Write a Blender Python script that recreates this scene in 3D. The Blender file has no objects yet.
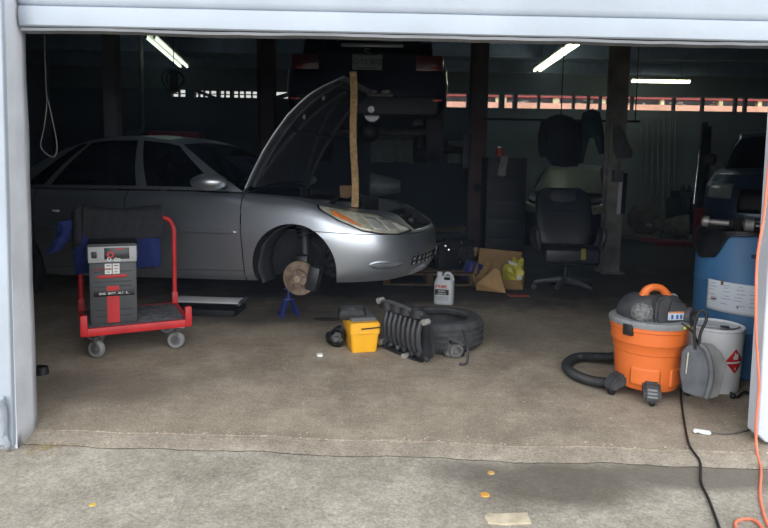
import bpy, bmesh, math, random
import numpy as np
from mathutils import Vector, Matrix, noise as mnoise
from mathutils.bvhtree import BVHTree
random.seed(7)
R = math.radians
scene = bpy.context.scene
C = scene.collection
# ------------------------------------------------------------------ camera
F, CAMH, PPX, PPY, HOR, ROLL = 600.0, 1.2, 384.0, 227.0, 172.0, .016
TH = math.atan((PPY-HOR)/F)
_X = np.array([1, 0, 0.]); _FW = np.array([0, math.cos(TH), -math.sin(TH)]); _U = np.array([0, math.sin(TH), math.cos(TH)])
_r = math.cos(ROLL)*_X+math.sin(ROLL)*_U; _u = -math.sin(ROLL)*_X+math.cos(ROLL)*_U
_O = np.array([0, 0, CAMH])
def _ray(px, py): return _r*(px-PPX)/F-_u*(py-PPY)/F+_FW
def fl(px, py, z=0.0):
    d = _ray(px, py); return Vector(_O+d*(z-CAMH)/d[2])
def at(px, py, Y):
    d = _ray(px, py); return Vector(_O+d*Y/d[1])
cam = bpy.data.cameras.new('camera'); co = bpy.data.objects.new('camera', cam); C.objects.link(co)
cam.sensor_width = 36; cam.lens = 36*F/768; cam.shift_y = -(264-PPY)/768; cam.clip_end = 200
m3 = Matrix(((_r[0], _u[0], -_FW[0]), (_r[1], _u[1], -_FW[1]), (_r[2], _u[2], -_FW[2])))
co.matrix_world = Matrix.Translation((0, 0, CAMH)) @ m3.to_4x4()
scene.camera = co
# ------------------------------------------------------------------ sky and exposure
w = bpy.data.worlds.new('overcast_sky'); scene.world = w; w.use_nodes = True
bg = w.node_tree.nodes['Background']; bg.inputs[1].default_value = 1.45
_n = w.node_tree.nodes.new; _l = w.node_tree.links.new
_tc = _n('ShaderNodeTexCoord'); _dot = _n('ShaderNodeVectorMath'); _dot.operation = 'DOT_PRODUCT'; _dot.inputs[1].default_value = (.05, -.985, .15)
_l(_tc.outputs['Generated'], _dot.inputs[0])          # overcast sky, brightened low behind the camera to push fill into the garage
_rp = _n('ShaderNodeValToRGB'); _rp.color_ramp.elements[0].position = .0; _rp.color_ramp.elements[1].position = 1.0
_rp.color_ramp.elements[0].color = (.62, .71, .80, 1); _rp.color_ramp.elements[1].color = (2.5, 2.55, 2.6, 1)
_l(_dot.outputs['Value'], _rp.inputs['Fac']); _l(_rp.outputs['Color'], bg.inputs[0])
vs = scene.view_settings
vs.view_transform = 'Standard'; vs.look = 'None'; vs.gamma = 1; vs.exposure = 0; vs.use_curve_mapping = False
scene.cycles.max_bounces = 8; scene.cycles.diffuse_bounces = 5; scene.cycles.sample_clamp_indirect = 6
portal = bpy.data.lights.new('sky_portal', 'AREA'); portal.shape = 'RECTANGLE'; portal.size = 3.4; portal.size_y = 1.9
portal.cycles.is_portal = True
po = bpy.data.objects.new('sky_portal', portal); C.objects.link(po); po.location = (.07, 2.72, .9); po.rotation_euler = (R(90), 0, 0)

# ------------------------------------------------------------------ materials
def lin(c):
    c = c/255
    return c/12.92 if c <= .04045 else ((c+.055)/1.055)**2.4
def rgb(c): return (lin(c[0]), lin(c[1]), lin(c[2]), 1)
MATS = {}
def M(name, col=(128, 128, 128), rough=.6, metal=0., var=.18, scale=7., bump=.0, bscale=60., col2=None, spec=.5, coat=0., emit=None, estr=1.):
    if name in MATS: return MATS[name]
    m = bpy.data.materials.new(name); m.use_nodes = True; nt = m.node_tree; b = nt.nodes['Principled BSDF']
    b.inputs['Roughness'].default_value = rough; b.inputs['Metallic'].default_value = metal
    b.inputs['Specular IOR Level'].default_value = spec; b.inputs['Coat Weight'].default_value = coat
    tc = nt.nodes.new('ShaderNodeTexCoord')
    n = nt.nodes.new('ShaderNodeTexNoise'); n.inputs['Scale'].default_value = scale; n.inputs['Detail'].default_value = 5
    nt.links.new(tc.outputs['Object'], n.inputs['Vector'])
    r = nt.nodes.new('ShaderNodeValToRGB')
    c = rgb(col)
    if col2: a, d = c, rgb(col2)
    else: a = tuple(x*(1-var) for x in c[:3])+(1,); d = tuple(min(1, x*(1+var)) for x in c[:3])+(1,)
    r.color_ramp.elements[0].color = a; r.color_ramp.elements[1].color = d
    r.color_ramp.elements[0].position = .35; r.color_ramp.elements[1].position = .65
    nt.links.new(n.outputs['Fac'], r.inputs['Fac']); nt.links.new(r.outputs['Color'], b.inputs['Base Color'])
    if bump:
        n2 = nt.nodes.new('ShaderNodeTexNoise'); n2.inputs['Scale'].default_value = bscale; n2.inputs['Detail'].default_value = 4
        nt.links.new(tc.outputs['Object'], n2.inputs['Vector'])
        bp = nt.nodes.new('ShaderNodeBump'); bp.inputs['Strength'].default_value = bump; bp.inputs['Distance'].default_value = .01
        nt.links.new(n2.outputs['Fac'], bp.inputs['Height']); nt.links.new(bp.outputs['Normal'], b.inputs['Normal'])
    if emit:
        b.inputs['Emission Color'].default_value = rgb(emit); b.inputs['Emission Strength'].default_value = estr
    MATS[name] = m; return m
def glass_mat(name, tint=(120, 130, 135), rough=.02):
    if name in MATS: return MATS[name]
    m = bpy.data.materials.new(name); m.use_nodes = True; nt = m.node_tree
    for n in list(nt.nodes): nt.nodes.remove(n)
    o = nt.nodes.new('ShaderNodeOutputMaterial'); mx = nt.nodes.new('ShaderNodeMixShader')
    t = nt.nodes.new('ShaderNodeBsdfTransparent'); t.inputs[0].default_value = rgb(tint)
    g = nt.nodes.new('ShaderNodeBsdfGlossy'); g.inputs['Roughness'].default_value = rough
    fr = nt.nodes.new('ShaderNodeFresnel'); fr.inputs[0].default_value = 1.45
    nt.links.new(fr.outputs[0], mx.inputs[0]); nt.links.new(t.outputs[0], mx.inputs[1]); nt.links.new(g.outputs[0], mx.inputs[2])
    nt.links.new(mx.outputs[0], o.inputs[0]); MATS[name] = m; return m

def concrete(name, base, dark, light, chip=.5, stains_shade=(), bands=()):
    """worn concrete: broad blotches, fine grain, pale aggregate chips, and elliptical patches of dirt, damp and painted shade"""
    m = bpy.data.materials.new(name); m.use_nodes = True; nt = m.node_tree; b = nt.nodes['Principled BSDF']
    N = nt.nodes.new; L = nt.links.new
    b.inputs['Roughness'].default_value = .85; b.inputs['Specular IOR Level'].default_value = .3
    tc = N('ShaderNodeTexCoord')
    def noise(scale, detail=6, rough=.6):
        n = N('ShaderNodeTexNoise'); n.inputs['Scale'].default_value = scale; n.inputs['Detail'].default_value = detail
        n.inputs['Roughness'].default_value = rough; L(tc.outputs['Object'], n.inputs['Vector']); return n
    def ramp(src, p0, p1, c0=(0, 0, 0, 1), c1=(1, 1, 1, 1)):
        r = N('ShaderNodeValToRGB'); r.color_ramp.elements[0].position = p0; r.color_ramp.elements[1].position = p1
        r.color_ramp.elements[0].color = c0; r.color_ramp.elements[1].color = c1; L(src, r.inputs['Fac']); return r
    def mix(fac, a, c, mode='MIX'):
        x = N('ShaderNodeMix'); x.data_type = 'RGBA'; x.blend_type = mode
        if hasattr(fac, 'default_value') or hasattr(fac, 'links'): L(fac, x.inputs[0])
        else: x.inputs[0].default_value = fac
        for k, s in ((6, a), (7, c)):
            if isinstance(s, tuple): x.inputs[k].default_value = s
            else: L(s, x.inputs[k])
        return x.outputs[2]
    col = ramp(noise(.9, 8, .65).outputs['Fac'], .35, .66, rgb(dark), rgb(base)).outputs['Color']
    col = mix(ramp(noise(3.5, 8, .7).outputs['Fac'], .45, .75).outputs['Color'], col, rgb(light))
    g = ramp(noise(90, 3, .7).outputs['Fac'], .3, .7, (.66, .66, .66, 1), (1.28, 1.28, 1.28, 1)).outputs['Color']
    col = mix(1.0, col, g, 'MULTIPLY')
    g = ramp(noise(18, 6, .75).outputs['Fac'], .3, .7, (.82, .82, .82, 1), (1.15, 1.15, 1.15, 1)).outputs['Color']
    col = mix(1.0, col, g, 'MULTIPLY')
    v = N('ShaderNodeTexVoronoi'); v.inputs['Scale'].default_value = 24; L(tc.outputs['Object'], v.inputs['Vector'])
    cm = ramp(v.outputs['Distance'], .07, .12, (1, 1, 1, 1), (0, 0, 0, 1)).outputs['Color']
    cm2 = mix(1.0, cm, ramp(noise(4, 4).outputs['Fac'], .5, .62).outputs['Color'], 'MULTIPLY')
    x = N('ShaderNodeMath'); x.operation = 'MULTIPLY'; x.inputs[1].default_value = chip
    L(cm2, x.inputs[0]); col = mix(x.outputs[0], col, rgb((205, 200, 190)))
    nz = noise(2.2, 6, .6)
    sep = N('ShaderNodeSeparateXYZ'); L(tc.outputs['Object'], sep.inputs[0])
    def stain_shade(col, cx, cy, rx, ry, c, amt, soft=.5):
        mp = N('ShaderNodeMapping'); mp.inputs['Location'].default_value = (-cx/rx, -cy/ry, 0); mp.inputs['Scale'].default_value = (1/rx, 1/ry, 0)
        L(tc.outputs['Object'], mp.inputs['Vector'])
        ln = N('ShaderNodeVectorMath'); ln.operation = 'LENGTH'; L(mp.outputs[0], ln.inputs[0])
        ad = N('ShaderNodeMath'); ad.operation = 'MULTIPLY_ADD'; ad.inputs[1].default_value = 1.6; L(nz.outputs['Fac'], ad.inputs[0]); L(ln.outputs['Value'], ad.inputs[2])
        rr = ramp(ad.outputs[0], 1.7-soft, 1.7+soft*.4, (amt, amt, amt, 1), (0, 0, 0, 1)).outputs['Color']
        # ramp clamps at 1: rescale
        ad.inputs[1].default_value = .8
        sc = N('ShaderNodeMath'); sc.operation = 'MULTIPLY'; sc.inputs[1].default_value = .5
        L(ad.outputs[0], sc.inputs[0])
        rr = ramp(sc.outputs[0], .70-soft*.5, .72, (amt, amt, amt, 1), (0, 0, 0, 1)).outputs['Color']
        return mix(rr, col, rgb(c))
    for s in stains_shade: col = stain_shade(col, *s)
    L(col, b.inputs['Base Color'])
    bp = N('ShaderNodeBump'); bp.inputs['Strength'].default_value = .5; bp.inputs['Distance'].default_value = .012
    L(noise(35, 6, .7).outputs['Fac'], bp.inputs['Height']); L(bp.outputs['Normal'], b.inputs['Normal'])
    return m

# ------------------------------------------------------------------ mesh helpers
class MB:
    def __init__(s): s.bm = bmesh.new()
    def _merge(s, tmp, mtx=None):
        me = bpy.data.meshes.new('t'); tmp.to_mesh(me); tmp.free()
        if mtx is not None: me.transform(mtx)
        s.bm.from_mesh(me); bpy.data.meshes.remove(me)
    def box(s, c, d, rot=(0, 0, 0), bev=0., taper=None, seg=2):
        t = bmesh.new(); bmesh.ops.create_cube(t, size=1)
        for v in t.verts:
            k = 1 if not taper or v.co.z < 0 else taper
            v.co = Vector((v.co.x*d[0]*k, v.co.y*d[1]*k, v.co.z*d[2]))
        if bev: bmesh.ops.bevel(t, geom=t.edges[:], offset=bev, segments=seg, profile=.5, affect='EDGES')
        from mathutils import Euler
        s._merge(t, Matrix.Translation(c) @ Euler(rot).to_matrix().to_4x4()); return s
    def bar(s, a, b, wd, ht, bev=0., up=(0, 0, 1)):
        a, b = Vector(a), Vector(b); d = b-a; y = d.normalized(); x = y.cross(Vector(up))
        if x.length < 1e-4: x = Vector((1, 0, 0))
        x.normalize(); z = x.cross(y)
        t = bmesh.new(); bmesh.ops.create_cube(t, size=1)
        for v in t.verts: v.co = Vector((v.co.x*wd, v.co.y*d.length, v.co.z*ht))
        if bev: bmesh.ops.bevel(t, geom=t.edges[:], offset=bev, segments=2, affect='EDGES')
        m = Matrix((x, y, z)).transposed().to_4x4(); m.translation = (a+b)/2
        s._merge(t, m); return s
    def tube(s, pts, r, seg=10, cap=True, rr=None):
        pts = [Vector(p) for p in pts]; n = len(pts); rings = []; prev = None
        for i, p in enumerate(pts):
            d = (pts[min(i+1, n-1)]-pts[max(i-1, 0)]).normalized()
            if prev is None:
                x = d.cross(Vector((0, 0, 1)))
                if x.length < 1e-3: x = Vector((1, 0, 0))
            else: x = prev-d*prev.dot(d)
            x.normalize(); prev = x; y = d.cross(x)
            q = rr[i] if rr else r
            rings.append([s.bm.verts.new(p+(x*math.cos(2*math.pi*k/seg)+y*math.sin(2*math.pi*k/seg))*q) for k in range(seg)])
        for i in range(n-1):
            for k in range(seg):
                s.bm.faces.new((rings[i][k], rings[i][(k+1) % seg], rings[i+1][(k+1) % seg], rings[i+1][k]))
        if cap:
            s.bm.faces.new(rings[0][::-1]); s.bm.faces.new(rings[-1])
        return s
    def cyl(s, a, b, r, r2=None, seg=20):
        return s.tube([a, b], r, seg, True, [r, r if r2 is None else r2])
    def lathe(s, prof, c=(0, 0, 0), axis='z', seg=32, closed=False, rot=None):
        rings = []
        c = Vector(c)
        def P(r, h, a):
            x, y = r*math.cos(a), r*math.sin(a)
            v = {'z': Vector((x, y, h)), 'y': Vector((x, h, y)), 'x': Vector((h, x, y))}[axis]
            if rot is not None: v = rot @ v
            return c+v
        for (r, h) in prof:
            if r < 1e-6: rings.append([s.bm.verts.new(P(0, h, 0))])
            else: rings.append([s.bm.verts.new(P(r, h, 2*math.pi*k/seg)) for k in range(seg)])
        L = list(zip(rings, rings[1:]))
        if closed: L.append((rings[-1], rings[0]))
        for A, B in L:
            for k in range(seg):
                k2 = (k+1) % seg
                f = [A[k % len(A)], A[k2 % len(A)], B[k2 % len(B)], B[k % len(B)]]
                f = list(dict.fromkeys(f))
                if len(f) > 2:
                    try: s.bm.faces.new(f)
                    except ValueError: pass
        return s
    def prism(s, poly, t, mtx=None, bev=0.):
        """outline in the local XZ plane, thickness t along +Y"""
        b = bmesh.new(); vs_ = [b.verts.new((p[0], 0, p[1])) for p in poly]; f = b.faces.new(vs_)
        r = bmesh.ops.extrude_face_region(b, geom=[f])
        for v in [g for g in r['geom'] if isinstance(g, bmesh.types.BMVert)]: v.co.y += t
        if bev: bmesh.ops.bevel(b, geom=b.edges[:], offset=bev, segments=2, affect='EDGES')
        s._merge(b, mtx); return s
    def grid(s, fn, n, m, two=0.):
        V = [[s.bm.verts.new(fn(i/n, j/m)) for j in range(m+1)] for i in range(n+1)]
        for i in range(n):
            for j in range(m):
                s.bm.faces.new((V[i][j], V[i+1][j], V[i+1][j+1], V[i][j+1]))
        return s
    def ball(s, c, r, sub=2, sq=(1, 1, 1), jit=0.):
        t = bmesh.new(); bmesh.ops.create_icosphere(t, subdivisions=sub, radius=1)
        for v in t.verts:
            k = 1+jit*mnoise.noise(v.co*1.7+Vector(c)*3)
            v.co = Vector((v.co.x*sq[0], v.co.y*sq[1], v.co.z*sq[2]))*r*k
        s._merge(t, Matrix.Translation(c)); return s
    def build(s, name, mat, parent=None, smooth=35, loc=None, rot=None, thick=0., sub=0, bev=0.):
        bm = s.bm
        bmesh.ops.remove_doubles(bm, verts=bm.verts, dist=1e-5)
        if thick == 0: bmesh.ops.recalc_face_normals(bm, faces=bm.faces)
        me = bpy.data.meshes.new(name); bm.to_mesh(me); bm.free()
        if smooth:
            for p in me.polygons: p.use_smooth = True
            try: me.set_sharp_from_angle(angle=R(smooth))
            except Exception: pass
        o = bpy.data.objects.new(name, me); C.objects.link(o); me.materials.append(mat)
        if parent: o.parent = parent
        if loc is not None: o.location = loc
        if rot is not None: o.rotation_euler = rot
        if thick:
            k = o.modifiers.new('thickness', 'SOLIDIFY'); k.thickness = thick; k.offset = 0
        if sub:
            k = o.modifiers.new('smooth', 'SUBSURF'); k.levels = sub; k.render_levels = sub
        if bev:
            k = o.modifiers.new('bevel', 'BEVEL'); k.width = bev; k.segments = 2; k.limit_method = 'ANGLE'
        return o
def tag(o, label=None, cat=None, group=None, kind=None):
    if label: o['label'] = label
    if cat: o['category'] = cat
    if group: o['group'] = group
    if kind: o['kind'] = kind
    return o
def thing(name, label, cat, loc=(0, 0, 0), rz=0., group=None, rot=None):
    o = bpy.data.objects.new(name, None); C.objects.link(o); o.empty_display_size = .1
    o.location = loc; o.rotation_euler = rot or (0, 0, rz)
    return tag(o, label, cat, group)
def struct(name, mb, mat, **k):
    return tag(mb.build(name, mat, **k), kind='structure')
def copy_tree(o, parent=None):
    c = o.copy(); C.objects.link(c)
    if parent: c.parent = parent
    for ch in list(o.children): copy_tree(ch, c)
    return c
def text(s, size, mat, parent, loc, rot=(R(90), 0, 0), ext=.0005, sx=1.):
    cu = bpy.data.curves.new('txt', 'FONT'); cu.body = s; cu.size = size; cu.extrude = ext; cu.offset = .012*size; cu.align_x = 'CENTER'; cu.align_y = 'CENTER'
    t = bpy.data.objects.new('txt', cu); C.objects.link(t)
    bpy.context.view_layer.update()
    me = bpy.data.meshes.new_from_object(t.evaluated_get(bpy.context.evaluated_depsgraph_get()))
    bpy.data.objects.remove(t); me.materials.clear(); me.materials.append(mat)
    o = bpy.data.objects.new('lettering', me); C.objects.link(o); o.parent = parent; o.location = loc; o.rotation_euler = rot; o.scale = (sx, 1, 1)
    return o
def smooth_path(pts, n=8):
    P = [Vector(p) for p in pts]; out = []
    P = [P[0]*2-P[1]]+P+[P[-1]*2-P[-2]]
    for i in range(1, len(P)-2):
        a, b, c, d = P[i-1:i+3]
        for k in range(n):
            t = k/n
            out.append(.5*((2*b)+(c-a)*t+(2*a-5*b+4*c-d)*t*t+(3*b-a-3*c+d)*t**3))
    out.append(P[-2]); return out
def interp(x, xs, ys): return float(np.interp(x, xs, ys))

# common materials
white_paint = M('white_paint', (166, 174, 184), .6, var=.06, scale=3, bump=.15, bscale=25)
trim_paint = M('trim_paint', (212, 215, 222), .6, var=.08, scale=5, bump=.2, bscale=30)
black_pl = M('black_plastic', (26, 27, 29), .45, var=.3)
soot = M('sooty_black', (16, 17, 20), .7, var=.3)
dark_rub = M('dark_rubber', (34, 34, 36), .75, var=.25, bump=.1)
grey_pl = M('grey_plastic', (92, 95, 98), .6, var=.2, bump=.1)
steel = M('dull_steel', (150, 152, 155), .4, .9, var=.2)
dark_steel = M('dark_steel', (62, 62, 64), .5, .7, var=.35)
chrome = M('chrome', (210, 212, 215), .15, 1., var=.05)
red_paint = M('red_paint', (196, 40, 44), .45, var=.15)
white_pl = M('white_plastic', (226, 226, 222), .45, var=.06)
paper = M('white_paper', (228, 230, 232), .7, var=.05)
ink = M('black_ink', (30, 30, 34), .7, var=.1)
rust = M('rusty_iron', (118, 96, 80), .75, .4, col2=(150, 134, 118), scale=20, bump=.3)

# ================================================================== SETTING
FY = 2.62                                    # plane of the front wall
X0, X1, YB, ZC = -7.5, 10.5, 13.6, 3.5
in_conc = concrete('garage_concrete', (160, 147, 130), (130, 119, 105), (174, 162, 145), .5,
    stains_shade=[(-1.0, 4.9, 1.2, .4, (66, 62, 58), .7, .5), (-.44, 4.80, .14, .07, (26, 25, 25), .9, .2), (.3, 4.5, 1.2, .5, (104, 97, 89), .4, .5),
            (-1.6, 3.2, .7, .3, (98, 91, 82), .5, .5), (2.6, 6.6, 2.6, 1.7, (58, 55, 53), .85, .5), (3.5, 9.5, 5, 3.2, (50, 48, 47), .9, .4), (-.6, 7, 3, 2.2, (54, 51, 49), .85, .5), (.8, 5.9, 1.4, .6, (74, 70, 66), .7, .5)])  # wide far ellipses put the deep interior's dimness into the floor colour
out_conc = concrete('apron_concrete', (172, 163, 148), (148, 140, 127), (184, 176, 162), .65,
    stains_shade=[(.72, 2.28, .46, .24, (92, 84, 75), .8, .5), (-.24, 2.52, .12, .05, (98, 92, 86), .7, .5), (1.3, 2.36, .5, .16, (108, 101, 92), .8, .4), (.35, 2.36, .2, .12, (100, 94, 86), .6, .5)])
def ragged(u, base, amp):
    return base+amp*(mnoise.noise(Vector((u*2.3, .3, 0)))+.5*mnoise.noise(Vector((u*9, 1.3, 0)))+.3*mnoise.noise(Vector((u*31, 4.3, 0))))
def lip(x): return ragged(x, 2.60-.035*x, .022)
mb = MB(); n = 160
xs = [X0]+[-2.2+4.6*i/n for i in range(n+1)]+[X1]
rows = []
for x in xs:
    y = lip(min(max(x, -2.2), 2.4))
    rows.append([mb.bm.verts.new((x, y-.004, -.06)), mb.bm.verts.new((x, y, -.0015)), mb.bm.verts.new((x, y+.012, 0)), mb.bm.verts.new((x, YB+.2, 0))])
for a, b in zip(rows, rows[1:]):
    for k in range(3): mb.bm.faces.new((a[k], b[k], b[k+1], a[k+1]))
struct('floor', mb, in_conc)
mb = MB(); n = 120
rows = []
for k in range(n+1):                         # sunken strip between the slab and the apron
    x = -2.2+4.6*k/n; y0 = lip(x)-.125-.03*x*0+.012*mnoise.noise(Vector((x*2.3, 9, 0)))+.006*mnoise.noise(Vector((x*11, 9, 0)))
    rows.append([mb.bm.verts.new((x, y0, -.0165)), mb.bm.verts.new((x, y0+.004, -.0152)), mb.bm.verts.new((x, lip(x)+.01, -.0045))])
for a, b in zip(rows, rows[1:]):
    for q in range(2): mb.bm.faces.new((a[q], b[q], b[q+1], a[q+1]))
struct('trim_7', mb, concrete('threshold_concrete', (164, 153, 138), (136, 126, 112), (182, 171, 154), .9))
mb = MB()                                    # dirt packed in the joint
def joint(i, j):
    x = -1.75+3.6*i; y0 = lip(x)-.125+.012*mnoise.noise(Vector((x*2.3, 9, 0)))+.006*mnoise.noise(Vector((x*11, 9, 0)))
    wd = .004+.005*abs(mnoise.noise(Vector((x*4, 3, 1))))
    return Vector((x, y0-.001-wd*(1-j), -.0148 if j > .5 else -.0156))
mb.grid(joint, 160, 1); struct('trim_8', mb, M('packed_dirt', (78, 72, 64), .95, var=.3, scale=20))
mb = MB()
def gz(i, j):
    x = -14+28*i; y = -14+17*j
    return Vector((x, y, -.016))
mb.grid(gz, 4, 4); struct('ground', mb, out_conc)
mb = MB(); mb.box((0, 30, -.05), (60, 32.6, .1)); struct('ground', mb, M('street_asphalt', (120, 120, 120), .9))

navy = M('dim_wall_paint', (120, 134, 164), .8, var=.15, scale=1.5, bump=.1)
greenish = M('back_wall_paint', (140, 152, 156), .8, var=.12, scale=1.2, bump=.1)
roofm = M('roof_deck', (180, 204, 240), .8, var=.2, scale=2)
mb = MB(); mb.box((X0-.1, (FY+YB)/2, ZC/2), (.2, YB-FY, ZC)); struct('wall_left', mb, navy)
mb = MB(); mb.box((X1+.1, (FY+YB)/2, ZC/2), (.2, YB-FY, ZC)); struct('wall_right', mb, navy)
GZ0, GZ1 = at(600, 109.5, YB)[2], at(600, 95.5, YB)[2]                        # the open strip on top of the back wall
XS = at(474, 160, YB)[0]
mb = MB(); mb.box(((X0-.2+XS)/2, YB+.1, GZ0/2), (XS-X0+.2, .2, GZ0)); struct('wall_back', mb, M('shade_toned_wall', (44, 50, 60), .85, var=.2, scale=1.2))  # dim left part of the back wall: lack of light put into colour
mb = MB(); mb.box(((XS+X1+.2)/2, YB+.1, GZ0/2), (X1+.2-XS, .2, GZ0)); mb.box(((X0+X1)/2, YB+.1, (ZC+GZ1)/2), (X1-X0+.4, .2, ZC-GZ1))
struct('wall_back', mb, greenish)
def gapx(px): return at(px, 97, YB)[0]
mb = MB()
_zl = lambda px, py: at(px, py, YB)[2]
def fill(pa, pb, z0, z1, dy=0.):
    xa, xb = gapx(pa), gapx(pb); mb.box(((xa+xb)/2, YB+.1+dy, (z0+z1)/2), (xb-xa, .16, z1-z0))
for a, b in ((-60, 171), (185, 194), (216, 219), (229.5, 232.5), (259, 275), (288, 447), (467, 480), (500, 505), (514, 518)): fill(a, b, GZ0, GZ1)
fill(185, 300, _zl(240, 90.5), GZ1, .0); fill(165, 190, _zl(178, 85.5), GZ1+.02)
fill(165, 300, GZ0-.02, _zl(240, 97.5))
for a in (238, 244, 251, 224, 178, 198, 203, 209, 540, 575, 590, 602, 634, 676, 705, 738, 748):
    w2 = .025 if a < 300 else .05
    mb.box((gapx(a), YB+.1, (GZ0+GZ1)/2), (w2, .1, GZ1-GZ0))
mb.box((gapx(215), YB+.1, _zl(240, 94)), (2.4, .05, .018))
for a, c in ((194, 216), ):
    mb.bar((gapx(a), YB+.05, _zl(205, 90)), (gapx(c), YB+.05, _zl(205, 98)), .05, .07)
mb.bar((gapx(275), YB+.05, _zl(280, 98)), (gapx(290), YB+.05, _zl(280, 93.5)), .05, .09)
struct('trim_1', mb, soot)
mb = MB(); mb.box(((X0+X1)/2, (FY+YB)/2, ZC+.08), (X1-X0+.4, YB-FY+.6, .16)); struct('ceiling', mb, roofm)
mb = MB()
for y in (4.6, 6.2, 7.8, 9.4, 11.0, 12.6): mb.box(((X0+X1)/2, y, ZC-.11), (X1-X0, .12, .22))
struct('trim_2', mb, M('roof_joist', (160, 182, 220), .7, var=.2))

# front wall with its opening
OX0, OX1, OZ = -1.575, 1.705, 1.80
mb = MB()
mb.box(((OX0-.16+X0)/2-.1, FY+.1, 1.9), (OX0-.16-X0+.2, .2, 3.9)); mb.box(((OX1+.2+X1)/2+.1, FY+.1, 1.9), (X1-OX1-.2+.2, .2, 3.9))
mb.box((.06, FY+.1, (2.45+3.85)/2), (3.9, .2, 1.4))
struct('wall_front', mb, white_paint)
inner = M('added_dark_lining', (58, 62, 70), .8, var=.2)  # unseen dark lining added so the car's side reflects less light
mb = MB()
mb.box(((OX0-.18+X0)/2, FY+.225, 1.74), (OX0-.18-X0, .04, 3.46)); mb.box(((OX1+.2+X1)/2, FY+.225, 1.74), (X1-OX1-.2, .04, 3.46)); mb.box((.06, FY+.225, (2.42+3.46)/2), (3.4, .04, 1.04))
struct('wall_inner', mb, inner)
def pillar(name, xa_t, xb_t, xa_b, xb_b, y0, y1, zt, jag, mat):
    mb = MB()
    n = 14
    bot = [(xa_b+(xb_b-xa_b)*i/n, -.015+(jag*(.5+mnoise.noise(Vector((i*1.7, xa_b, 0)))) if jag else 0)) for i in range(n+1)]
    poly = bot+[(xb_t, zt), (xa_t, zt)]
    mb.prism(poly, y1-y0, Matrix.Translation((0, y0, 0)), 0)
    return struct(name, mb, mat, bev=.006)
pl = lambda px, py, Y: at(px, py, Y)
# left: wooden post, its outer cladding with curled ragged foot
mb = MB()
def jamb(i, j):                              # inner face of the left jamb, leaning a little
    y = 2.49+.19*i; z = -.03+2.7*j
    lo = -1.573-.022*i; hi = at(19.5, 0, 2.6)[0]-.02*i
    return Vector((lo+(hi-lo)*j/ (2.7/1.97)+.004*mnoise.noise(Vector((i*3, j*9, 1))), y, z))
mb.grid(jamb, 4, 30)
def jambe(i, j):
    p = jamb(0, j); return Vector((p.x-.09*i, p.y, p.z))
mb.grid(jambe, 1, 30); struct('trim_3', mb, trim_paint, thick=.012)
pillar('trim_4', at(-90, 0, 2.48)[0], at(4.5, 0, 2.48)[0], at(-80, 440, 2.48)[0], at(14, 440, 2.48)[0], 2.470, 2.50, 2.6, .05, white_paint)
mb = MB()
def curl(i, j):
    z = .24*(1-i); a = j*2.2
    x = at(14, 440, 2.47)[0]-.035+.035*math.sin(a)*(1-.5*i)+.012*mnoise.noise(Vector((i*5, j, 2))); 
    return Vector((x-.01*(1-i), 2.465-.045*(1-math.cos(a))*(1-i)**.7, z-.012+.03*j*(1-i)*0+.03*abs(mnoise.noise(Vector((j*6, 3, 1))))*i))
mb.grid(curl, 10, 8); struct('trim_5', mb, white_paint, thick=.006)
# right: white post with a ragged rotten foot
pillar('trim_6', at(768.5, 180, 2.6)[0]+.012, at(900, 180, 2.6)[0], at(757, 440, 2.6)[0], at(880, 440, 2.6)[0], 2.60, 2.68, 2.6, .07, M('post_paint', (200, 205, 213), .6, var=.06, scale=4, bump=.2, bscale=30))
# overhead door, hanging half lowered in the opening
door = tag(bpy.data.objects.new('door_1', None), kind='structure'); C.objects.link(door)
def seam(px, py): return at(px, py, 2.60)[2]
zs0, zs1 = 1.826, 1.80
mb = MB()
zL, zR = at(20, 25, 2.6)[2], at(768, 41, 2.6)[2]
xl, xr = at(20, 25, 2.6)[0]-.0, 1.78
sag = lambda x: .006*mnoise.noise(Vector((x*2.1, 0, 5)))+.004*mnoise.noise(Vector((x*7, 0, 2)))
def panel(z0, z1, wob):
    mb = MB(); n = 50
    for i in range(n):
        pass
    prof = [(0, 0), (.0, .012), (.006, .02), (.006, 1), (.0, 1), (.0, 1)]
    def fn(i, j):
        x = xl+(xr-xl)*i; za = z0+(zR-zL)*i; h = z1-z0
        jj = [0, .03, .06, .5, .94, .97, 1][int(round(j*6))]
        out = [.018, .004, 0, -.003, 0, .004, .018][int(round(j*6))]
        return Vector((x, 2.60+out-.004*mnoise.noise(Vector((x*3, za*4, 1))), za+h*jj+(sag(x) if jj == 0 and wob else 0)))
    mb.grid(fn, n, 6); return mb
zseam = at(20, 6, 2.6)[2]
panel(zL, zseam, True).build('door_panel', white_paint, door, thick=.012)
panel(zseam+.004, zseam+.5, False).build('door_panel', white_paint, door, thick=.012)
mb = MB(); n = 40
def rail(i, j):
    x = xl+(xr-xl)*i; z = zL+(zR-zL)*i-.004+sag(x)-.004
    a = [(0, .0), (0, -.012), (.05, -.014), (.05, .0)][int(round(j*3))]
    return Vector((x, 2.603+a[0], z+a[1]))
mb.grid(rail, n, 3); mb.build('bottom_seal', M('grey_seal', (120, 122, 126), .7, var=.15, scale=4), door)

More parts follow.
